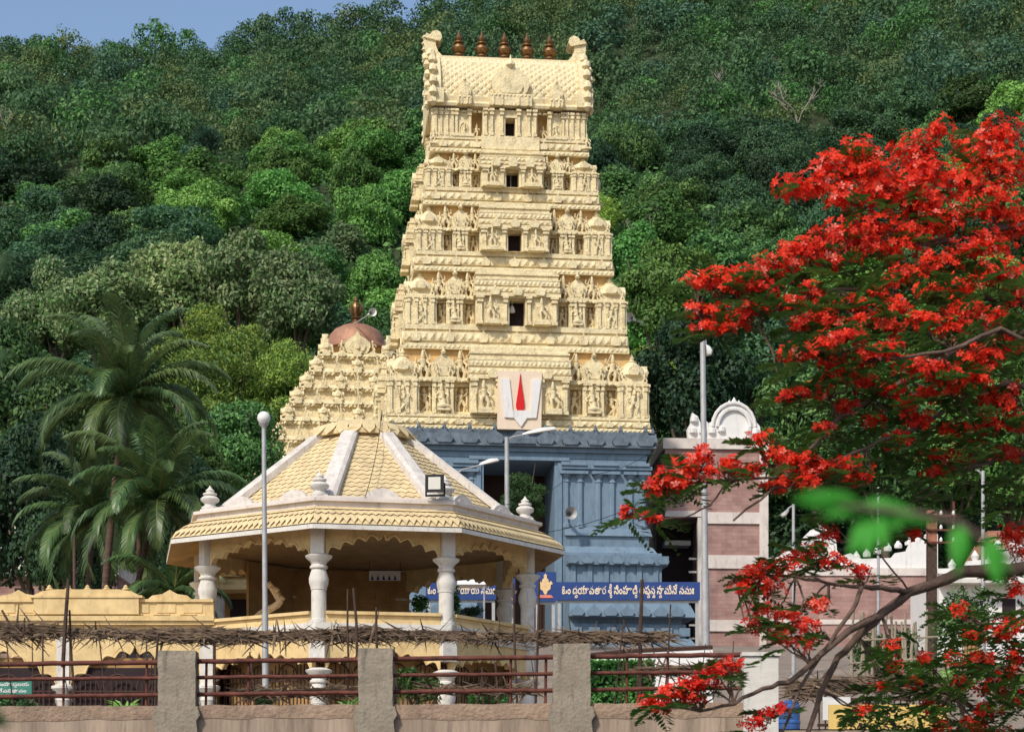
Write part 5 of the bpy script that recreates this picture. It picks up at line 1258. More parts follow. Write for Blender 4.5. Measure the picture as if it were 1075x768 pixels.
# ================================================================== hillside forest
rng = np.random.default_rng(11)
def lobes_dome(rng, r, h, k=9, fl=.55):
    out = [((0, 0, h * .40), (r * .70, r * .70, h * .42))]
    for i in range(k):
        a = 2 * math.pi * i / k * 1.0 + rng.uniform(-.4, .4); q = r * rng.uniform(.42, .76); s = r * rng.uniform(.22, .44)
        out.append(((q * math.cos(a), q * math.sin(a), h * rng.uniform(.22, .72)), (s, s, s * rng.uniform(.55, .85))))
    for i in range(k - 2):
        a = rng.uniform(0, 6.28); q = r * rng.uniform(.45, .72); s = r * rng.uniform(.28, .40)
        out.append(((q * math.cos(a), q * math.sin(a), h * rng.uniform(-.08, .16)), (s, s, s * .8)))
    for i in range(4):
        a = rng.uniform(0, 6.28); q = r * rng.uniform(.05, .42); s = r * rng.uniform(.20, .40)
        out.append(((q * math.cos(a), q * math.sin(a), h * rng.uniform(.68, .92)), (s, s, s * .75)))
    return out
def tree_proto(species, seed):
    """unit crown about 5 m radius, crown bottom at z 0; returns mesh objects crown and trunk"""
    g = np.random.default_rng(seed)
    if species == 'dark':   lb = lobes_dome(g, 5, 6.5, 10); V = crown_arrays(g, lb, 15000, .36, .19, low=-.8, shell=.34, jitter=.55); ms = ['leaf_dark', 'leaf_teal']
    elif species == 'mid':  lb = lobes_dome(g, 5, 6.0, 9); V = crown_arrays(g, lb, 14500, .38, .20, low=-.8, shell=.34, jitter=.55); ms = ['leaf_mid', 'leaf_dark']
    elif species == 'bright': lb = lobes_dome(g, 5, 5.6, 8); V = crown_arrays(g, lb, 14000, .38, .21, low=-.8, shell=.34, jitter=.55); ms = ['leaf_bright', 'leaf_mid']
    elif species == 'olive':
        lb = [(c, (r[0] * 1.05, r[1] * 1.05, r[2] * .62)) for c, r in lobes_dome(g, 5, 5.8, 14)]
        V = crown_arrays(g, lb, 18000, .30, .13, shell=.55, droop=.1, low=-.6, jitter=.9); ms = ['leaf_olive', 'leaf_mid']
    else:                   lb = lobes_dome(g, 5, 6.0, 10); V = crown_arrays(g, lb, 13500, .44, .22, shell=.36, droop=.5, low=-.7, jitter=.6); ms = ['leaf_pale', 'leaf_mid']
    mi = (g.random(len(V)) < .28).astype(int)
    c = quads_mesh('crown', V, mi, ms)
    mb = MB(); mb.tube([(0, 0, -5), (.15, .1, -2), (0, 0, 2.5)], [.34, .26, .14], 7)
    for i in range(5):
        a = i * 1.26 + seed; mb.tube([(.08, .05, -1.2 + .5 * i * .5), (1.3 * math.cos(a), 1.3 * math.sin(a), .8 + .3 * i), (2.9 * math.cos(a), 2.9 * math.sin(a), 2.2 + .4 * i)], [.15, .10, .04], 5)
    t = mb.build('trunk', 'bark')
    return c, t
PROTO = {}
for sp, n in (('dark', 3), ('mid', 3), ('bright', 2), ('olive', 2), ('pale', 2)):
    PROTO[sp] = [tree_proto(sp, 20 + i * 7 + len(sp)) for i in range(n)]
LAB = {'dark': 'dark green rounded tree crowded among others on the hillside', 'mid': 'mid green leafy tree crowded among others on the hillside', 'bright': 'fresh bright green tree standing out on the hillside',
       'olive': 'olive yellow feathery tree on the hillside', 'pale': 'pale sage green tree with large drooping leaves on the hillside'}
used_proto = set()
def put_tree(sp, x, y, z, sr, sh, label=None, group=None, name=None, k=None):
    """z: height of the crown bottom"""
    k = rnd.randrange(len(PROTO[sp])) if k is None else k; c, t = PROTO[sp][k]
    g = hz(x, y)
    th = thing(name or 'forest_tree', label or LAB[sp], 'tree', (x, y, g), rnd.uniform(0, 6.28), group or ('hillside trees, ' + LAB[sp].split(' tree')[0]))
    key = (sp, k)
    if key in used_proto: c, t = c.copy(), t.copy(); COL.objects.link(c); COL.objects.link(t)
    used_proto.add(key)
    c.parent = th; t.parent = th; s = sr / 5.0
    c.location = (0, 0, z - g); c.scale = (s, s, sh); szt = max(s, (z - g + 3.5 * sh) / 7.5); t.scale = (s, s, szt); t.location = (0, 0, z - g + 2.4 * sh - 2.5 * szt)
    return th
cnt = 0
y = 141.0
while y < 330:
    sp_ = 8.6 + (y - 140) * .016
    half = .5 * y * 1075 / F * 1.12 + 4
    x = -half + rnd.uniform(0, sp_)
    while x < half:
        xx, yy_ = x + rnd.uniform(-2.2, 2.2), y + rnd.uniform(-2.5, 2.5)
        px = CX + xx / yy_ * F
        u = .5 + .5 * math.sin(xx * .05 + yy_ * .03) + rnd.uniform(-.45, .45)
        sp = 'dark' if u < .36 else 'mid' if u < .72 else 'bright'
        if rnd.random() < .05: sp = 'olive'
        if rnd.random() < .04: sp = 'pale'
        hid = 420 < px < 660 and yy_ < 210 and not (rnd.random() < .15)
        if not hid:
            r = rnd.uniform(4.4, 7.0) * (1 + (yy_ - 140) * .0006); put_tree(sp, xx, yy_, hz(xx, yy_) + rnd.uniform(-1.2, .9), r, rnd.uniform(.85, 1.35)); cnt += 1
        x += sp_ * rnd.uniform(.85, 1.2)
    y += sp_ * .92
print('hill trees', cnt)
# special trees near the temple
def ground_at(px, Y): return hz(XX(px, Y), Y)
for px, pyb, Y, r, sh, sp, lab in (
        (245, 452, 150, 5.6, 1.25, 'olive', 'big olive yellow feathery tree left of the domed shrine tower'),
        (218, 395, 156, 4.4, .9, 'olive', 'upper olive tree spreading over the big feathery one'),
        (305, 432, 148, 3.0, .9, 'olive', 'small olive tree close beside the stepped shrine tower'),
        (252, 515, 120, 3.4, .8, 'mid', 'bushy green tree behind the globe lamp'),
        (110, 350, 186, 5.2, 1.0, 'pale', 'pale large leaved tree above the taller palm'), (185, 330, 188, 4.8, 1.1, 'pale', 'pale large leaved tree second from the left in its row'),
        (250, 330, 186, 5.0, 1.15, 'pale', 'pale large leaved tree third from the left in its row'), (315, 345, 182, 4.6, 1.1, 'pale', 'pale large leaved tree nearest the copper dome'), (60, 360, 190, 4.6, 1.1, 'pale', 'pale large leaved tree at the left end of its row'),
        (30, 585, 92, 3.4, .95, 'dark', 'dark leafy tree before the pink house at far left'), (75, 605, 90, 2.2, .7, 'dark', 'small dark tree between the pink house and the palms'), (10, 470, 115, 4.2, 1.1, 'mid', 'leafy tree beside the pale roofed house'),
        (205, 600, 93, 2.6, .8, 'dark', 'dark bush between the palms and the pavilion'), (75, 520, 112, 3.8, 1, 'mid', 'leafy tree behind the lower palm'), (180, 540, 114, 3.6, 1, 'bright', 'bright bushy tree right of the lower palm'),
        (720, 440, 150, 5.2, 1.2, 'dark', 'dark domed tree right of the tower above the plaster crest'), (790, 410, 156, 5.6, 1.2, 'dark', 'dark domed tree right above the plaster crest, behind the blossoms'), (690, 345, 176, 4.6, 1.2, 'bright', 'bright green tree beside the right edge of the tower'), (755, 330, 180, 5.0, 1.1, 'mid', 'green tree behind the leftmost blossoms'),
        (860, 500, 146, 5.0, 1.2, 'mid', 'leafy tree behind the compound wall arch'), (930, 520, 142, 5.2, 1.2, 'mid', 'leafy tree behind the slender pale pole'), (1000, 520, 142, 5.2, 1.2, 'bright', 'bright green tree behind the utility pole'), (1060, 510, 144, 5.4, 1.2, 'mid', 'leafy tree behind the red tiled roof')):
    x = XX(px, Y); put_tree(sp, x, Y, max(ZZ(pyb, Y), hz(x, Y) + .3), r, sh, lab, 'trees close behind the temple', 'tree')
tcr = (XX(545, 99), 99)
put_tree('mid', tcr[0] + .2, 99, ZZ(534, 99), 1.2, .28, 'small green tree in front of the dark tower gateway', None, 'tree')['group'] = 'small trees near the gateway'
for sp in PROTO:
    for k, (c, t) in enumerate(PROTO[sp]):
        if (sp, k) not in used_proto: bpy.data.objects.remove(c); bpy.data.objects.remove(t)

# far forest on the upper slope: one continuous mass
FP = []
for i in range(6):
    g = np.random.default_rng(90 + i); FP.append(crown_arrays(g, lobes_dome(g, 1.0, 1.15, 8), 1300, .105, .072, low=-.6, shell=.28, jitter=.5, droop=.05))
parts = []
y = 322.0
while y < 512:
    sp_ = 7.9; half = .5 * y * 1075 / F * 1.15 + 5; x = -half
    while x < half:
        xx, yy_ = x + rnd.uniform(-2.5, 2.5), y + rnd.uniform(-2.5, 2.5); r = rnd.uniform(3.2, 6.6); h = r * rnd.uniform(.9, 1.4)
        if ZZ(0, yy_) + 15 > hz(xx, yy_):
            a = rnd.uniform(0, 6.28); V = FP[rnd.randrange(6)]; ca, sa = math.cos(a), math.sin(a)
            W_ = np.empty_like(V); W_[..., 0] = (V[..., 0] * ca - V[..., 1] * sa) * r + xx; W_[..., 1] = (V[..., 0] * sa + V[..., 1] * ca) * r + yy_; W_[..., 2] = V[..., 2] * h + hz(xx, yy_) + rnd.uniform(-.5, 1.6)
            parts.append((W_, rnd.choice([0, 0, 0, 1, 1, 2, 3, 4, 4])))
        x += sp_ * rnd.uniform(.85, 1.15)
    y += sp_ * .95
V = np.concatenate([p[0] for p in parts]); mi = np.concatenate([np.where(rng.random(len(p[0])) < .8, p[1], 0) for p in parts])
o = quads_mesh('far_forest', V, mi, ['leaf_far', 'leaf_dark', 'leaf_teal', 'leaf_far_bright', 'leaf_far_olive']); tag(o, 'distant unbroken forest covering the upper hillside', 'forest', kind='stuff')
print('far quads', len(V))
# undergrowth filling the gaps below the near trees
pos = []
N = 60000
yy_ = rng.uniform(128, 335, N); half = .5 * yy_ * 1075 / F * 1.12; xx = rng.uniform(-1, 1, N) * half
zz = np.array([hz(float(a), float(b)) for a, b in zip(xx, yy_)]) + rng.uniform(0, 1.6, N)
nr = unit(rng.normal(size=(N, 3)) + np.array([0, -.4, .7])); V = cards(np.stack([xx, yy_, zz], 1), nr, .9, .55, rng, .2)
o = quads_mesh('undergrowth', V, (rng.random(N) < .4).astype(int), ['leaf_dark', 'leaf_mid']); tag(o, 'low green undergrowth between the hillside trees', 'undergrowth', kind='stuff')

# palmyra palm and bare trees on the slope
def find_Y(px, py, lo=200, hi=480):
    best = min(((abs(ZZ(py, Y) - hz(XX(px, Y), Y)), Y) for Y in range(lo, hi, 2)), key=lambda a: a[0]); return best[1]
Yp = find_Y(217, 190); gx = XX(217, Yp); g = hz(gx, Yp)
t = thing('palmyra_palm', 'lone fan palm with a pale thin trunk high on the left slope', 'palm tree', (gx, Yp, g))
htop = ZZ(146, Yp) - g
mb = MB(); mb.tube([(0, 0, -1), (.1, 0, htop * .5), (0, 0, htop)], [.34, .26, .22], 7); mb.build('trunk', 'palebark', t)
n = 900; d = unit(rng.normal(size=(n, 3))); V = cards(d * rng.uniform(.5, 2.3, (n, 1)) * np.array([1, 1, .85]) + np.array([0, 0, htop]), unit(np.cross(d, rng.normal(size=(n, 3)))), 1.2, .18, rng)
quads_mesh('crown', V, np.zeros(n), ['leaf_teal'], t)
def bare_tree(px, py, H, seed, label, m='palebark', lo=150):
    rr = random.Random(seed); Y = find_Y(px, py, lo); x = XX(px, Y) ; g = hz(x, Y); Y2 = Y - 3
    t = thing('bare_tree', label, 'tree', (x, Y2, hz(x, Y2)))
    mb = MB()
    def grow(p, d, l, r, lev):
        pts = [p]; 
        for k in range(4): d = (d + Vector((rr.uniform(-.25, .25), rr.uniform(-.25, .25), rr.uniform(-.12, .2)))).normalized(); pts.append(pts[-1] + d * l / 4)
        mb.tube([tuple(q) for q in pts], [r * (1 - .13 * k) for k in range(5)], 5)
        if lev:
            for k in range(3 if lev > 1 else 4):
                q = pts[rr.randint(2, 4)]; grow(q, (d + Vector((rr.uniform(-1, 1), rr.uniform(-1, 1), rr.uniform(-.1, .7)))).normalized(), l * .62, r * .55, lev - 1)
    grow(Vector((0, 0, -1)), Vector((rr.uniform(-.15, .15), -.1, 1)).normalized(), H * .5, H * .018, 3)
    mb.build('branches', m, t)
bare_tree(748, 120, 11, 3, 'leafless greyish tree high on the slope right of the tower'); bare_tree(668, 262, 10, 5, 'bare branching tree close to the right edge of the tower')
bare_tree(835, 150, 13, 8, 'bare pale forked tree above the red blossoms'); bare_tree(22, 170, 11, 12, 'thin pale leaning trunk on the slope at far left')

# ================================================================== coconut palms
def palm(name, label, base, top, bend, nf, Lf, seed, trunk_r=.19):
    rr = random.Random(seed); t = thing(name, label, 'palm tree', base)
    tp = top - base
    mb = MB(); K = 14; pts = []
    for k in range(K + 1):
        u = k / K; pts.append(tp * u + bend * (u * (1 - u) * 4))
    mb.tube([tuple(p) for p in pts], [trunk_r * (1.35 - .5 * min(1, k / 3)) * (1 - .25 * k / K) + (.012 if k % 2 else 0) for k in range(K + 1)], 10); mb.build('trunk', 'palmbark', t, smooth=50)
    mb = MB()
    for k in range(6): a = k * 1.05; mb.lathe(tp.x + .28 * math.cos(a), tp.y + .28 * math.sin(a), [(.01, tp.z - .35), (.13, tp.z - .22), (.10, tp.z - .08), (.01, tp.z - .04)], 8)
    mb.build('coconuts', 'bark', t, smooth=60)
    for f in range(nf):
        az = f * 2.399 + rr.uniform(-.3, .3); el0 = R(90 - 112 * (f / (nf - 1)) ** .8 + rr.uniform(-9, 9)); L = Lf * rr.uniform(.85, 1.1)
        hd = Vector((math.cos(az), math.sin(az), 0)); p = tp.copy(); el = el0; pts = [p.copy()]; n = 22
        for k in range(n):
            p = p + (hd * math.cos(el) + Vector((0, 0, math.sin(el)))) * (L / n); pts.append(p.copy()); el -= (.062 + .035 * (f / nf) + rr.uniform(-.01, .02)) * (k / n * 1.6 + .25)
        mb = MB(); mb.tube([tuple(q) for q in pts], [.05 * (1 - .88 * k / n) for k in range(n + 1)], 5, 1)
        side = hd.cross(Vector((0, 0, 1))).normalized(); tw = rr.uniform(-.5, .5)
        for k in range(2, n * 4):
            u = k / (n * 4); i = min(int(u * n), n - 1); q = pts[i].lerp(pts[i + 1], u * n - i); d = (pts[i + 1] - pts[i]).normalized(); up = side.cross(d).normalized(); up = up if up.z > -.2 else -up
            ll = .95 * math.sin(math.pi * min(1, u * .86 + .14)) ** .6 * L / 4.2
            for s in (-1, 1):
                dr = (side * s * (.8 + .1 * tw * s) + d * (.55 + u * .5) + up * (.25 + .15 * tw * s) + Vector((0, 0, -.10 - .2 * rr.random()))).normalized()
                wv = d * .034
                m1 = q + dr * ll * .5; e = q + dr * ll * .9 + Vector((0, 0, -ll * rr.uniform(.25, .5)))
                mb.add([tuple(q - wv * .6), tuple(q + wv * .6), tuple(m1 + wv), tuple(m1 - wv)], [(0, 1, 2, 3)]); mb.add([tuple(m1 - wv), tuple(m1 + wv), tuple(e)], [(0, 1, 2)])
        mb.build('frond', ['palmleaf', 'palmyellow'], t)
def gp(px, Y): return Vector((XX(px, Y), Y, hz(0, Y) - .2))
palm('coconut_palm', 'taller coconut palm left of the pavilion with upright young fronds', gp(104, 82), P(133, 418, 82), Vector((-.25, 0, 0)), 32, 4.9, 4)
palm('coconut_palm', 'shorter coconut palm close beside the pavilion with drooping fronds', gp(122, 78.5), P(166, 528, 78.5), Vector((-.35, .1, 0)), 30, 4.4, 9, .16)
palm('coconut_palm', 'middle coconut palm with a dark low crown left of the shorter palm', gp(96, 86), P(98, 545, 86), Vector((-.2, 0, 0)), 26, 4.0, 21, .15)
palm('coconut_palm', 'small young coconut palm low behind the yellow parapet', gp(182, 77), P(184, 622, 77), Vector((.1, 0, 0)), 16, 3.0, 15, .12)
for px, r, lab in ((143, .12, 'slim brown bare trunk between the two tall palms'), (75, .08, 'thin dark trunk before the pink house')):
    a = gp(px, 80); b = P(px + 3, 560, 80); mb = MB(); mb.tube([(0, 0, 0), tuple((b - a) * .5 + Vector((.08, 0, 0))), tuple(b - a)], [r * 1.2, r, r * .8], 8); tag(mb.build('leafless_palm', 'palmbark', smooth=50, loc=a), lab, 'tree trunk')

# ================================================================== shrubs and hedge near the railings
def shrub(name, label, px, pyt, Y, rx, h, sp, n, ln, group=None, cat='shrub', wd=None):
    x = XX(px, Y); g = hz(x, Y); t = thing(name, label, cat, (x, Y, g), 0, group)
    top = ZZ(pyt, Y) - g; gg = np.random.default_rng(int(px * 7 + Y))
    lb = [((gg.uniform(-.6, .6) * rx, gg.uniform(-.3, .3) * rx, top - h * gg.uniform(.35, .75)), (rx * .5, rx * .45, h * .32)) for _ in range(7)]
    V = crown_arrays(gg, lb, n, ln, wd or ln * .4, shell=.5, low=-.8); quads_mesh('leaves', V, (gg.random(n) < .3).astype(int), sp, t)
    mb = MB()
    for k in range(5): a = k * 1.3; mb.tube([(0, 0, -.1), (.15 * rx * math.cos(a), .15 * rx * math.sin(a), top * .4), (.5 * rx * math.cos(a), .4 * rx * math.sin(a), top - h * .4)], [.025, .02, .008], 5)
    mb.build('stems', 'bark', t); return t
shrub('shrub', 'leafy green shrub filling the railing right of the middle concrete post', 435, 696, 31.5, .42, .62, ['leaf_mid', 'leaf_bright'], 1500, .09)
shrub('shrub', 'low green shrub behind the lower rail right of the middle post', 512, 722, 31, .30, .30, ['leaf_bright', 'leaf_mid'], 700, .08)
shrub('shrub', 'low dark shrub at the wall top left of the globe lamp', 275, 727, 31, .25, .22, ['leaf_mid', 'leaf_dark'], 450, .08)
shrub('shrub', 'dark shrub at the bottom left corner behind the railing', 10, 722, 31.5, .55, .5, ['leaf_dark', 'leaf_mid'], 1200, .09)
shrub('shrub', 'round green shrub at the foot of the bamboo canes', 975, 690, 42, .75, .8, ['leaf_bright', 'leaf_mid'], 1800, .12)
shrub('shrub', 'tall leafy shrub hanging by the white house corner', 1010, 610, 60, .9, 2.0, ['leaf_mid', 'leaf_dark'], 2200, .17)
shrub('shrub', 'leafy shrub behind the bamboo canes', 925, 655, 50, 1.0, 1.4, ['leaf_mid', 'leaf_dark'], 2000, .15)
shrub('potted_plant', 'bright leafy plant left of the second pillar inside the pavilion', 441, 622, 76.2, .38, .75, ['leaf_bright', 'leaf_mid'], 500, .16, cat='plant')
shrub('potted_plant', 'climbing plant just right of the white front pillar of the pavilion', 477, 612, 76.2, .28, 1.2, ['leaf_mid', 'leaf_dark'], 600, .14, cat='plant')
shrub('potted_plant', 'low spiky plant under the blue sign in the right arch', 492, 634, 76.5, .5, .5, ['leaf_dark', 'leaf_teal'], 500, .2, cat='plant', wd=.04)
hd = thing('hedge', 'clipped bright green hedge behind the railing right of the last concrete post', 'hedge', (XX(650, 31), 31, hz(0, 31)))
n = 6000; hw = XX(683, 31) - XX(650, 31); ht = ZZ(697, 31) - hz(0, 31)
q = rng.uniform(-1, 1, (n, 3)); ax = rng.integers(0, 3, n); q[np.arange(n), ax] = np.sign(q[np.arange(n), ax]); q[:, 2] = np.where((ax == 2), 1, q[:, 2])
nr = np.zeros((n, 3)); nr[np.arange(n), ax] = q[np.arange(n), ax]
pos = q * np.array([hw, .4, ht / 2]) + np.array([0, 0, ht / 2]) + rng.normal(0, .02, (n, 3)); quads_mesh('leaves', cards(pos, unit(nr + .7 * rng.normal(size=(n, 3))), .075, .04, rng), (rng.random(n) < .4).astype(int), ['leaf_bright', 'leaf_mid'], hd)
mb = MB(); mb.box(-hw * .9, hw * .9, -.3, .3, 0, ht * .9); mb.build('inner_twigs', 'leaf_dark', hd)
for px, lab in ((133, 'spiky light green fern behind the railing left of the first post'), (405, 'feathery green fern right behind the middle concrete post'), (365, 'feathery green fern left of the middle concrete post')):
    Y = 30.6; a = Vector((XX(px, Y), Y, ZZ(742, Y) - .1)); mb = MB()
    for k in range(26):
        az = rnd.uniform(0, 6.28); L_ = rnd.uniform(.22, .42); u = rnd.uniform(.3, 1.1); d = Vector((math.cos(az) * .8, math.sin(az) * .5, u)).normalized(); b = d.cross(Vector((0, 1, 0))).normalized() * .016
        m1 = d * L_ * .6; e = d * L_ + Vector((0, 0, -.08))
        mb.add([tuple(-b * .5), tuple(b * .5), tuple(m1 + b), tuple(m1 - b)], [(0, 1, 2, 3)]); mb.add([tuple(m1 - b), tuple(m1 + b), tuple(e)], [(0, 1, 2)])
    tag(mb.build('fern', 'leaf_bright', loc=a), lab, 'fern')

# ================================================================== flame tree in the foreground
FX, FYY = 7.3, 23.0
ft = thing('flame_tree', 'flame tree covered in scarlet blossoms reaching in from the right foreground', 'tree', (FX, FYY, 0))
off = Vector((FX, FYY, 0))
def FP_(px, py, Y): return P(px, py, Y) - off
mb = MB()
mb.tube([(0, 0, -.2), (.1, .05, 1.2), (-.05, 0, 2.6), (-.15, -.1, 4.2)], [.34, .27, .24, .22], 12)
mb.tube([(-.15, -.1, 4.2), (.05, .1, 6.0), (-.1, .2, 7.6), (-.2, .1, 9.0)], [.2, .16, .12, .07], 10)
mb.tube([(-.15, -.1, 4.2), (.6, .5, 5.5), (1.4, .9, 7.2)], [.16, .11, .06], 8)
mb.build('trunk', 'flamebark', ft, smooth=60)
BR = [  # (points (px,py,Y), r0, r1)
    ([(1225, 575, 23), (1120, 592, 22.6), (1060, 598, 22.3), (1015, 600, 22.1), (985, 609, 22), (955, 622, 21.8), (925, 645, 21.6), (900, 668, 21.5), (880, 690, 21.4), (862, 725, 21.3), (846, 775, 21.2)], .125, .035),
    ([(925, 645, 21.6), (890, 662, 21.2), (850, 697, 21), (828, 715, 20.9), (800, 722, 20.8), (770, 738, 20.6), (735, 745, 20.5), (705, 742, 20.4)], .06, .014),
    ([(955, 622, 21.8), (935, 618, 21.5), (905, 616, 21.3), (895, 640, 21.2), (872, 672, 21.1), (840, 720, 21), (820, 770, 20.9)], .05, .02),
    ([(905, 616, 21.3), (870, 612, 21.2), (835, 605, 21.1), (800, 603, 21), (772, 606, 20.9)], .03, .01),
    ([(1220, 470, 23), (1130, 410, 22.7), (1076, 350, 22.4), (1040, 352, 22), (1000, 368, 21.8), (950, 400, 21.6), (915, 418, 21.4), (880, 440, 21.2), (860, 462, 21), (835, 490, 20.8), (812, 512, 20.6), (770, 546, 20.4)], .085, .014),
    ([(1210, 330, 23), (1130, 255, 23), (1076, 237, 22.9), (1048, 240, 22.8), (1010, 250, 22.7), (965, 258, 22.5), (925, 252, 22.4), (880, 262, 22.2)], .095, .02),
    ([(1048, 240, 22.8), (1042, 215, 22.9), (1040, 185, 23), (1038, 160, 23), (1042, 135, 23)], .05, .012),
    ([(965, 258, 22.5), (955, 225, 22.6), (965, 190, 22.6), (975, 160, 22.7)], .03, .01),
    ([(925, 252, 22.4), (900, 215, 22.4), (890, 185, 22.4)], .025, .01),
    ([(1205, 400, 23), (1120, 330, 23), (1060, 315, 22.9), (1000, 310, 22.8), (940, 300, 22.5), (880, 305, 22.3), (820, 318, 22.1), (770, 330, 21.9), (735, 332, 21.8)], .07, .01),
    ([(1210, 420, 22), (1120, 380, 21.6), (1050, 345, 21.3), (990, 370, 21), (930, 378, 20.8), (880, 372, 20.6), (830, 366, 20.4)], .05, .01),
    ([(820, 318, 22.1), (800, 325, 22), (797, 345, 21.9), (810, 365, 21.9), (815, 390, 21.8), (818, 402, 21.8)], .022, .010),
    ([(1200, 470, 22.4), (1110, 420, 22), (1060, 400, 21.8), (1010, 420, 21.6), (960, 450, 21.4), (910, 470, 21.2), (865, 488, 21), (820, 500, 20.8), (765, 505, 20.6), (720, 508, 20.5), (690, 515, 20.4)], .05, .010),
    ([(765, 505, 20.6), (745, 530, 20.5), (720, 542, 20.4), (685, 545, 20.4), (660, 540, 20.3)], .016, .006),
    ([(1215, 520, 23), (1110, 470, 23.2), (1050, 480, 23.2), (1000, 500, 23.1), (960, 520, 23)], .05, .012),
    ([(1215, 620, 23), (1130, 660, 22.4), (1080, 690, 22.1), (1040, 705, 22), (1000, 730, 21.9)], .05, .012),
    ([(1190, 640, 22.6), (1120, 620, 22.2), (1070, 640, 22), (1030, 655, 21.8)], .04, .012),
    ([(1010, 495, 22), (985, 515, 21.8), (940, 535, 21.7), (890, 542, 21.6)], .012, .005), ([(880, 440, 21.2), (870, 420, 21.2), (850, 412, 21.1), (835, 415, 21)], .012, .006),
    ([(955, 622, 21.8), (930, 590, 21.6), (915, 575, 21.5), (895, 570, 21.4), (860, 590, 21.3)], .016, .007), ([(880, 690, 21.4), (860, 715, 21), (840, 740, 20.9), (810, 752, 20.8)], .012, .006)]
branch_mb = []
for bi, (pts, ra, rb) in enumerate(BR):
    mb = MB(); q = [FP_(*p) for p in pts]; line = []
    for i in range(len(q) - 1):
        for k in range(3): line.append(q[i].lerp(q[i + 1], k / 3) + Vector((rnd.uniform(-.012, .012), rnd.uniform(-.02, .02), rnd.uniform(-.012, .012))))
    line.append(q[-1]); n = len(line) - 1
    mb.tube([tuple(p) for p in line], [.72 * (ra + (rb - ra) * (k / n) ** .8) for k in range(n + 1)], 8); branch_mb.append(mb)
branch_mb_done = False
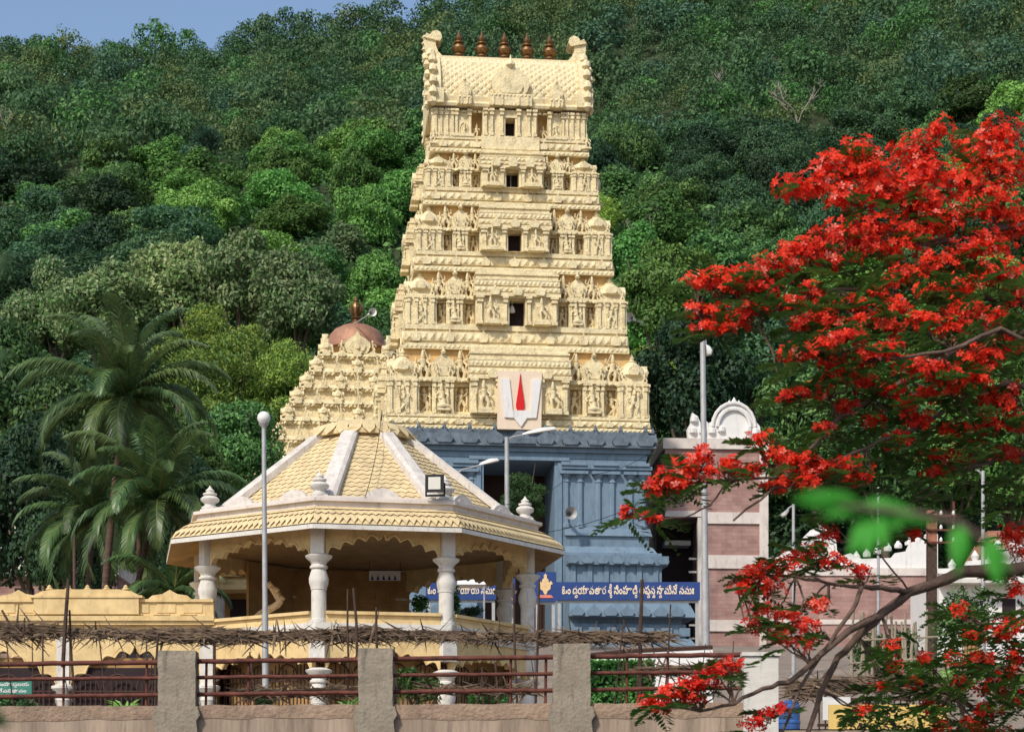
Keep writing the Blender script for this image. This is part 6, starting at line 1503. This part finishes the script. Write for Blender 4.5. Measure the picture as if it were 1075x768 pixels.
BL = [(986, 136, 15, 11, 22.8), (1048, 142, 24, 18, 23), (1022, 165, 26, 18, 22.9), (1055, 178, 26, 22, 23), (1010, 192, 22, 15, 22.8), (1040, 212, 30, 20, 22.7), (1066, 235, 16, 18, 22.9), (1005, 225, 14, 10, 22.6),
      (958, 158, 24, 16, 22.7), (970, 182, 26, 18, 22.6), (950, 195, 22, 16, 22.5), (978, 212, 18, 12, 22.5), (960, 218, 20, 10, 22.5), (985, 235, 22, 10, 22.5),
      (900, 160, 22, 14, 22.5), (880, 175, 28, 16, 22.4), (915, 185, 24, 18, 22.4), (860, 192, 24, 12, 22.3), (832, 198, 22, 11, 22.2), (885, 205, 26, 12, 22.3), (925, 208, 18, 14, 22.4),
      (955, 243, 26, 12, 22.5), (915, 238, 30, 12, 22.4), (880, 245, 30, 13, 22.3), (845, 262, 26, 13, 22.2), (905, 258, 30, 10, 22.3), (870, 272, 26, 10, 22.2), (940, 262, 24, 9, 22.4),
      (815, 280, 26, 13, 22.1), (785, 292, 26, 11, 22), (755, 290, 22, 9, 21.9), (735, 293, 16, 8, 21.8), (800, 305, 22, 8, 22), (770, 300, 24, 8, 21.9),
      (728, 326, 13, 8, 21.8), (750, 328, 16, 8, 21.8), (775, 335, 18, 8, 21.9), (790, 325, 16, 6, 21.9), (740, 345, 14, 6, 21.7), (762, 345, 12, 6, 21.7),
      (985, 275, 26, 12, 22.4), (1015, 262, 22, 9, 22.5), (1048, 285, 26, 14, 22.6), (1010, 300, 20, 9, 22.3), (950, 290, 18, 10, 22.3), (925, 300, 14, 8, 22.2), (1066, 310, 14, 12, 22.6),
      (830, 318, 16, 9, 22), (850, 305, 14, 8, 22.1), (870, 322, 14, 7, 22), (840, 340, 14, 7, 21.9), (885, 345, 18, 8, 21.8), (910, 335, 16, 8, 21.8), (935, 345, 14, 8, 21.8), (970, 335, 20, 10, 21.9), (1000, 345, 18, 9, 21.9),
      (835, 370, 22, 8, 20.5), (862, 362, 22, 9, 20.6), (890, 355, 18, 8, 20.7), (905, 375, 20, 9, 20.8), (930, 368, 18, 8, 20.8), (960, 385, 22, 10, 21), (990, 392, 20, 10, 21.2), (1030, 375, 22, 12, 21.5), (1058, 360, 16, 12, 21.8),
      (880, 395, 20, 8, 21), (855, 410, 14, 7, 21), (830, 414, 14, 6, 21), (905, 400, 16, 8, 21.2), (935, 408, 14, 8, 21.3), (1010, 405, 18, 9, 21.6), (1045, 420, 22, 12, 21.8), (1065, 440, 14, 12, 22),
      (890, 425, 14, 6, 21.2), (965, 440, 16, 8, 21.4), (1000, 450, 18, 8, 21.6), (920, 440, 12, 6, 21.3), (940, 462, 16, 7, 21.4), (985, 478, 20, 8, 22), (1015, 470, 14, 8, 22.2),
      (800, 462, 16, 7, 20.8), (815, 478, 18, 7, 20.8), (838, 486, 22, 9, 20.8), (865, 492, 20, 8, 20.9), (890, 485, 14, 7, 21), (845, 505, 18, 7, 20.8), (820, 510, 16, 7, 20.7), (905, 500, 14, 8, 21.2), (785, 495, 16, 7, 20.6),
      (700, 500, 14, 10, 20.4), (720, 490, 15, 12, 20.4), (735, 480, 12, 10, 20.5), (745, 497, 14, 8, 20.5), (685, 510, 10, 7, 20.4), (712, 508, 16, 7, 20.4), (765, 487, 14, 7, 20.6),
      (657, 536, 6, 6, 20.3), (676, 540, 9, 4, 20.3), (690, 544, 8, 4, 20.4),
      (985, 497, 18, 7, 22), (1010, 485, 14, 7, 22.1), (790, 600, 14, 8, 20.9), (812, 595, 18, 9, 21), (835, 585, 16, 9, 21.1), (855, 580, 16, 9, 21.2), (875, 590, 16, 9, 21.2), (780, 615, 12, 9, 20.9), (805, 615, 18, 9, 21),
      (800, 640, 16, 7, 20.9), (825, 648, 18, 8, 21), (845, 655, 16, 8, 21), (790, 655, 10, 7, 20.9), (860, 635, 14, 6, 21.1), (815, 665, 16, 7, 21), (840, 675, 14, 7, 21), (935, 680, 10, 8, 21.6), (905, 600, 12, 7, 21.3), (870, 560, 12, 7, 21.3),
      (682, 735, 11, 7, 20.4), (700, 728, 14, 8, 20.4), (720, 722, 14, 9, 20.5), (738, 715, 14, 9, 20.5), (752, 705, 14, 9, 20.6), (768, 697, 10, 7, 20.6), (695, 740, 12, 5, 20.4), (728, 733, 12, 5, 20.5), (790, 760, 12, 7, 20.7), (805, 748, 10, 6, 20.8), (820, 742, 8, 6, 20.8),
      (1050, 660, 18, 10, 21.9), (1065, 690, 14, 12, 22), (1040, 720, 18, 8, 21.9), (1062, 735, 14, 10, 22), (1010, 640, 12, 7, 21.8), (975, 740, 10, 6, 21.8), (1065, 560, 16, 12, 22.8), (1030, 250, 20, 10, 22.7), (1040, 260, 22, 10, 22.6), (1010, 325, 20, 9, 22), (1045, 335, 20, 10, 22), (900, 320, 18, 7, 22), (865, 335, 18, 7, 21.9), (940, 322, 16, 8, 22), (975, 305, 16, 7, 22.1), (870, 380, 16, 6, 20.8), (1025, 395, 18, 9, 21.5), (975, 415, 16, 7, 21.4), (1040, 445, 18, 9, 21.9), (1055, 475, 16, 8, 22.4), (950, 425, 12, 6, 21.3), (865, 450, 12, 6, 21), (1060, 410, 14, 9, 21.9), (1030, 690, 16, 8, 21.9), (1055, 710, 16, 9, 22), (1010, 715, 12, 7, 21.8), (1035, 745, 16, 8, 21.9), (985, 760, 12, 6, 21.8), (1065, 655, 12, 9, 22), (960, 715, 10, 6, 21.8), (940, 700, 9, 6, 21.7), (1070, 580, 10, 10, 22.6), (1020, 760, 16, 8, 21.9), (1048, 770, 16, 8, 22), (1000, 690, 12, 7, 21.8), (1068, 620, 10, 8, 22.2), (1022, 668, 12, 7, 21.8), (970, 690, 9, 6, 21.7), (905, 745, 9, 6, 21.6), (925, 720, 8, 5, 21.6), (1055, 600, 14, 7, 22.4), (960, 560, 8, 5, 21.9), (940, 545, 8, 4, 21.8)]
def flower_V(c, n_, s, g):
    """five spreading petals each, two cards per flower petal"""
    out = []; n_ = unit(n_); t = unit(np.cross(n_, g.normal(size=n_.shape))); b = np.cross(n_, t)
    a0 = g.uniform(0, 6.28, len(c))
    for k in range(5):
        a = a0 + k * 1.2566; d = t * np.cos(a)[:, None] + b * np.sin(a)[:, None]; e = -t * np.sin(a)[:, None] + b * np.cos(a)[:, None]
        ss = (s * g.uniform(.8, 1.15, len(c)))[:, None]; dd = d * .92 + n_ * g.uniform(.05, .55, (len(c), 1))
        out.append(np.stack([c, c + dd * ss * .62 + e * ss * .27, c + dd * ss - n_ * ss * .12, c + dd * ss * .62 - e * ss * .27], 1))
    return np.concatenate(out)
g = np.random.default_rng(5); cs, ns, ss = [], [], []
for (px, py, rx, ry, Y) in BL:
    k = int(rx * ry * .33) + 5; k = int(k * (.75 if py > 560 and px > 760 else 1.0))
    u = unit(g.normal(size=(k, 3))) * (g.random((k, 1)) ** .45) * g.uniform(.8, 1.35, (k, 1))
    sc = Y / F; c = np.array(FP_(px, py, Y)) + u * np.array([rx * sc, min(rx, 20) * sc * 1.2, ry * sc]) * 1.05
    cs.append(c); ns.append(u + np.array([0, -.35, .75]) + .5 * g.normal(size=(k, 3)))
cs, ns = np.concatenate(cs), np.concatenate(ns)
V = flower_V(cs, ns, .056, g); mi = np.tile((g.random(len(cs)) < .09).astype(int), 5)
quads_mesh('blossom', V, mi, ['flower', 'flower_light'], ft); print('flowers', len(cs))
for (px, py, rx, ry, Y) in BL:
    c = FP_(px, py, Y); best = None
    for bi, (pts, ra, rb) in enumerate(BR):
        for p in pts:
            d = (FP_(*p) - c).length
            if best is None or d < best[0]: best = (d, bi, FP_(*p))
    for tip in (c, c + Vector((rx * .008, 0, ry * .006)), c + Vector((-rx * .008, 0, ry * .004))):
        q = best[2]; m_ = q.lerp(tip, .5) + Vector((rnd.uniform(-.08, .08), rnd.uniform(-.06, .06), -.05)); branch_mb[best[1]].tube([tuple(q), tuple(q.lerp(m_, .5) + Vector((0, 0, .02))), tuple(m_), tuple(tip)], [.013, .011, .009, .005], 5)
for mb in branch_mb: mb.build('branch', 'flamebark', ft, smooth=60)
# feathery leaves
def frond_V(c, d, L_, g):
    out = []
    for a, dd in zip(c, d):
        dd = dd / np.linalg.norm(dd); s = np.cross(dd, [0, 0, 1.0]); s /= np.linalg.norm(s) + 1e-6; l = L_ * g.uniform(.7, 1.2)
        for k in range(9):
            u = .12 + .88 * k / 8; p = a + dd * l * u + np.array([0, 0, -.25 * l * u * u]); pl = l * .42 * math.sin(math.pi * min(1, .25 + .72 * u)) + .03
            for sg in (-1, 1):
                e = s * sg * .85 + dd * .55 + np.array([0, 0, g.uniform(-.25, .15)]); e /= np.linalg.norm(e); w_ = np.cross(e, s * .3 + np.array([0, .4, .8])); w_ = w_ / np.linalg.norm(w_) * .019
                out.append([p, p + e * pl * .5 + w_, p + e * pl, p + e * pl * .5 - w_])
    return np.array(out)
fc, fd = [], []
for (px, py, rx, ry, Y) in BL:
    k = 2 + int(rx * .16)
    if py < 260 and px < 1000: k = max(2, k // 2)
    
    for _ in range(k):
        fc.append(np.array(FP_(px + g.uniform(-1, 1) * rx, py + ry * g.uniform(.2, 1.5), Y + g.uniform(-.3, .5)))); fd.append(np.array([g.uniform(-1, .6), g.uniform(-.7, .7), g.uniform(-.25, .35)]))
for _ in range(430):                                        # foliage between the blossoms
    px, py = g.uniform(820, 1085), g.uniform(275, 545)
    if px < 820 + (py - 275) * .1: continue
    fc.append(np.array(FP_(px, py, g.uniform(21.2, 23.8)))); fd.append(np.array([g.uniform(-1, .6), g.uniform(-.7, .7), g.uniform(-.3, .3)]))
for _ in range(210):
    px, py = g.uniform(890, 1090), g.uniform(640, 775)
    if (py - 640) < (1000 - px) * .7: continue
    fc.append(np.array(FP_(px, py, g.uniform(21, 22.5)))); fd.append(np.array([g.uniform(-1, .8), g.uniform(-.7, .7), g.uniform(-.4, .3)]))
V = frond_V(fc, fd, .34, g); quads_mesh('feathery_leaves', V, np.zeros(len(V)), ['leaf_flame'], ft); print('fronds', len(fc))
allp = [FP_(*p) for pts, a, b in BR for p in pts]
# twigs joining blossoms to their branches, welded into the branch mesh that carries them
# ================================================================== out of focus saplings right in front of the camera
def sapling(label, base, stem, leaves, m='leaf_near'):
    t = thing('sapling', label, 'sapling', base); mb = MB(); mb.tube([tuple(p - base) for p in stem], [.0035] * (len(stem) - 1) + [.0018], 6); mb.build('stem', 'bark', t)
    for a, b, wd in leaves:
        a, b = a - base, b - base; d = (b - a); s = d.normalized().cross(Vector((.15, 1, .25))).normalized() * wd * d.length; n = s.cross(d).normalized() * d.length * .06
        mb = MB(); k_ = 8; top = []; bot = []; mid = []
        for k in range(k_ + 1):
            u = k / k_; w_ = math.sin(math.pi * u ** .8) ; c = a + d * u - n * math.sin(math.pi * u) * 1.2 ; mid.append(tuple(c)); top.append(tuple(c + s * w_ + n)); bot.append(tuple(c - s * w_ + n))
        vs = top + mid + bot; K = k_ + 1
        mb.add(vs, [(k, k + 1, K + k + 1, K + k) for k in range(k_)] + [(K + k, K + k + 1, 2 * K + k + 1, 2 * K + k) for k in range(k_)]); mb.build('leaf', m, t, smooth=80)
Yn = 2.6
LV_ = []
for (x0, y0, x1, y1, wd) in ((905, 528, 838, 517, .11), (908, 531, 846, 530, .10), (912, 533, 862, 543, .11), (905, 527, 985, 551, .12), (912, 524, 962, 537, .10), (900, 526, 868, 516, .14), (915, 538, 892, 584, .17), (920, 540, 908, 588, .16), (925, 541, 930, 580, .16), (930, 537, 945, 556, .2), (1003, 545, 1006, 606, .12), (1008, 548, 1016, 590, .14), (1032, 560, 1052, 620, .12), (1036, 562, 1062, 604, .12), (880, 531, 832, 524, .10)):
    LV_.append((P(x0, y0, 2.4 + .004 * (x0 % 7)), P(x1, y1, 2.4), wd))
sapling('out of focus sapling with bright green leaves close to the camera at right', Vector((.72, 2.42, 0)), [Vector((.72, 2.42, 0)), Vector((.67, 2.42, 1.2)), P(1112, 690, 2.42), P(1086, 600, 2.42), P(1000, 545, 2.4), P(930, 535, 2.4), P(880, 530, 2.4)], LV_)
sapling('dark blurred twig with leaves at the left edge close to the camera', Vector((-.80, 2.6, 0)), [Vector((-.80, 2.6, 0)), Vector((-.74, 2.6, 1.5)), P(-45, 560, 2.6), P(-35, 420, 2.6), P(-25, 250, 2.6)],
        [(P(-30, 300, 2.6), P(14, 265, 2.6), .2), (P(-32, 380, 2.6), P(12, 372, 2.6), .24), (P(-32, 330, 2.6), P(6, 340, 2.6), .2), (P(-42, 700, 2.6), P(6, 690, 2.6), .25), (P(-42, 740, 2.6), P(10, 760, 2.6), .3), (P(-40, 620, 2.6), P(0, 610, 2.6), .2)], 'leaf_dark')
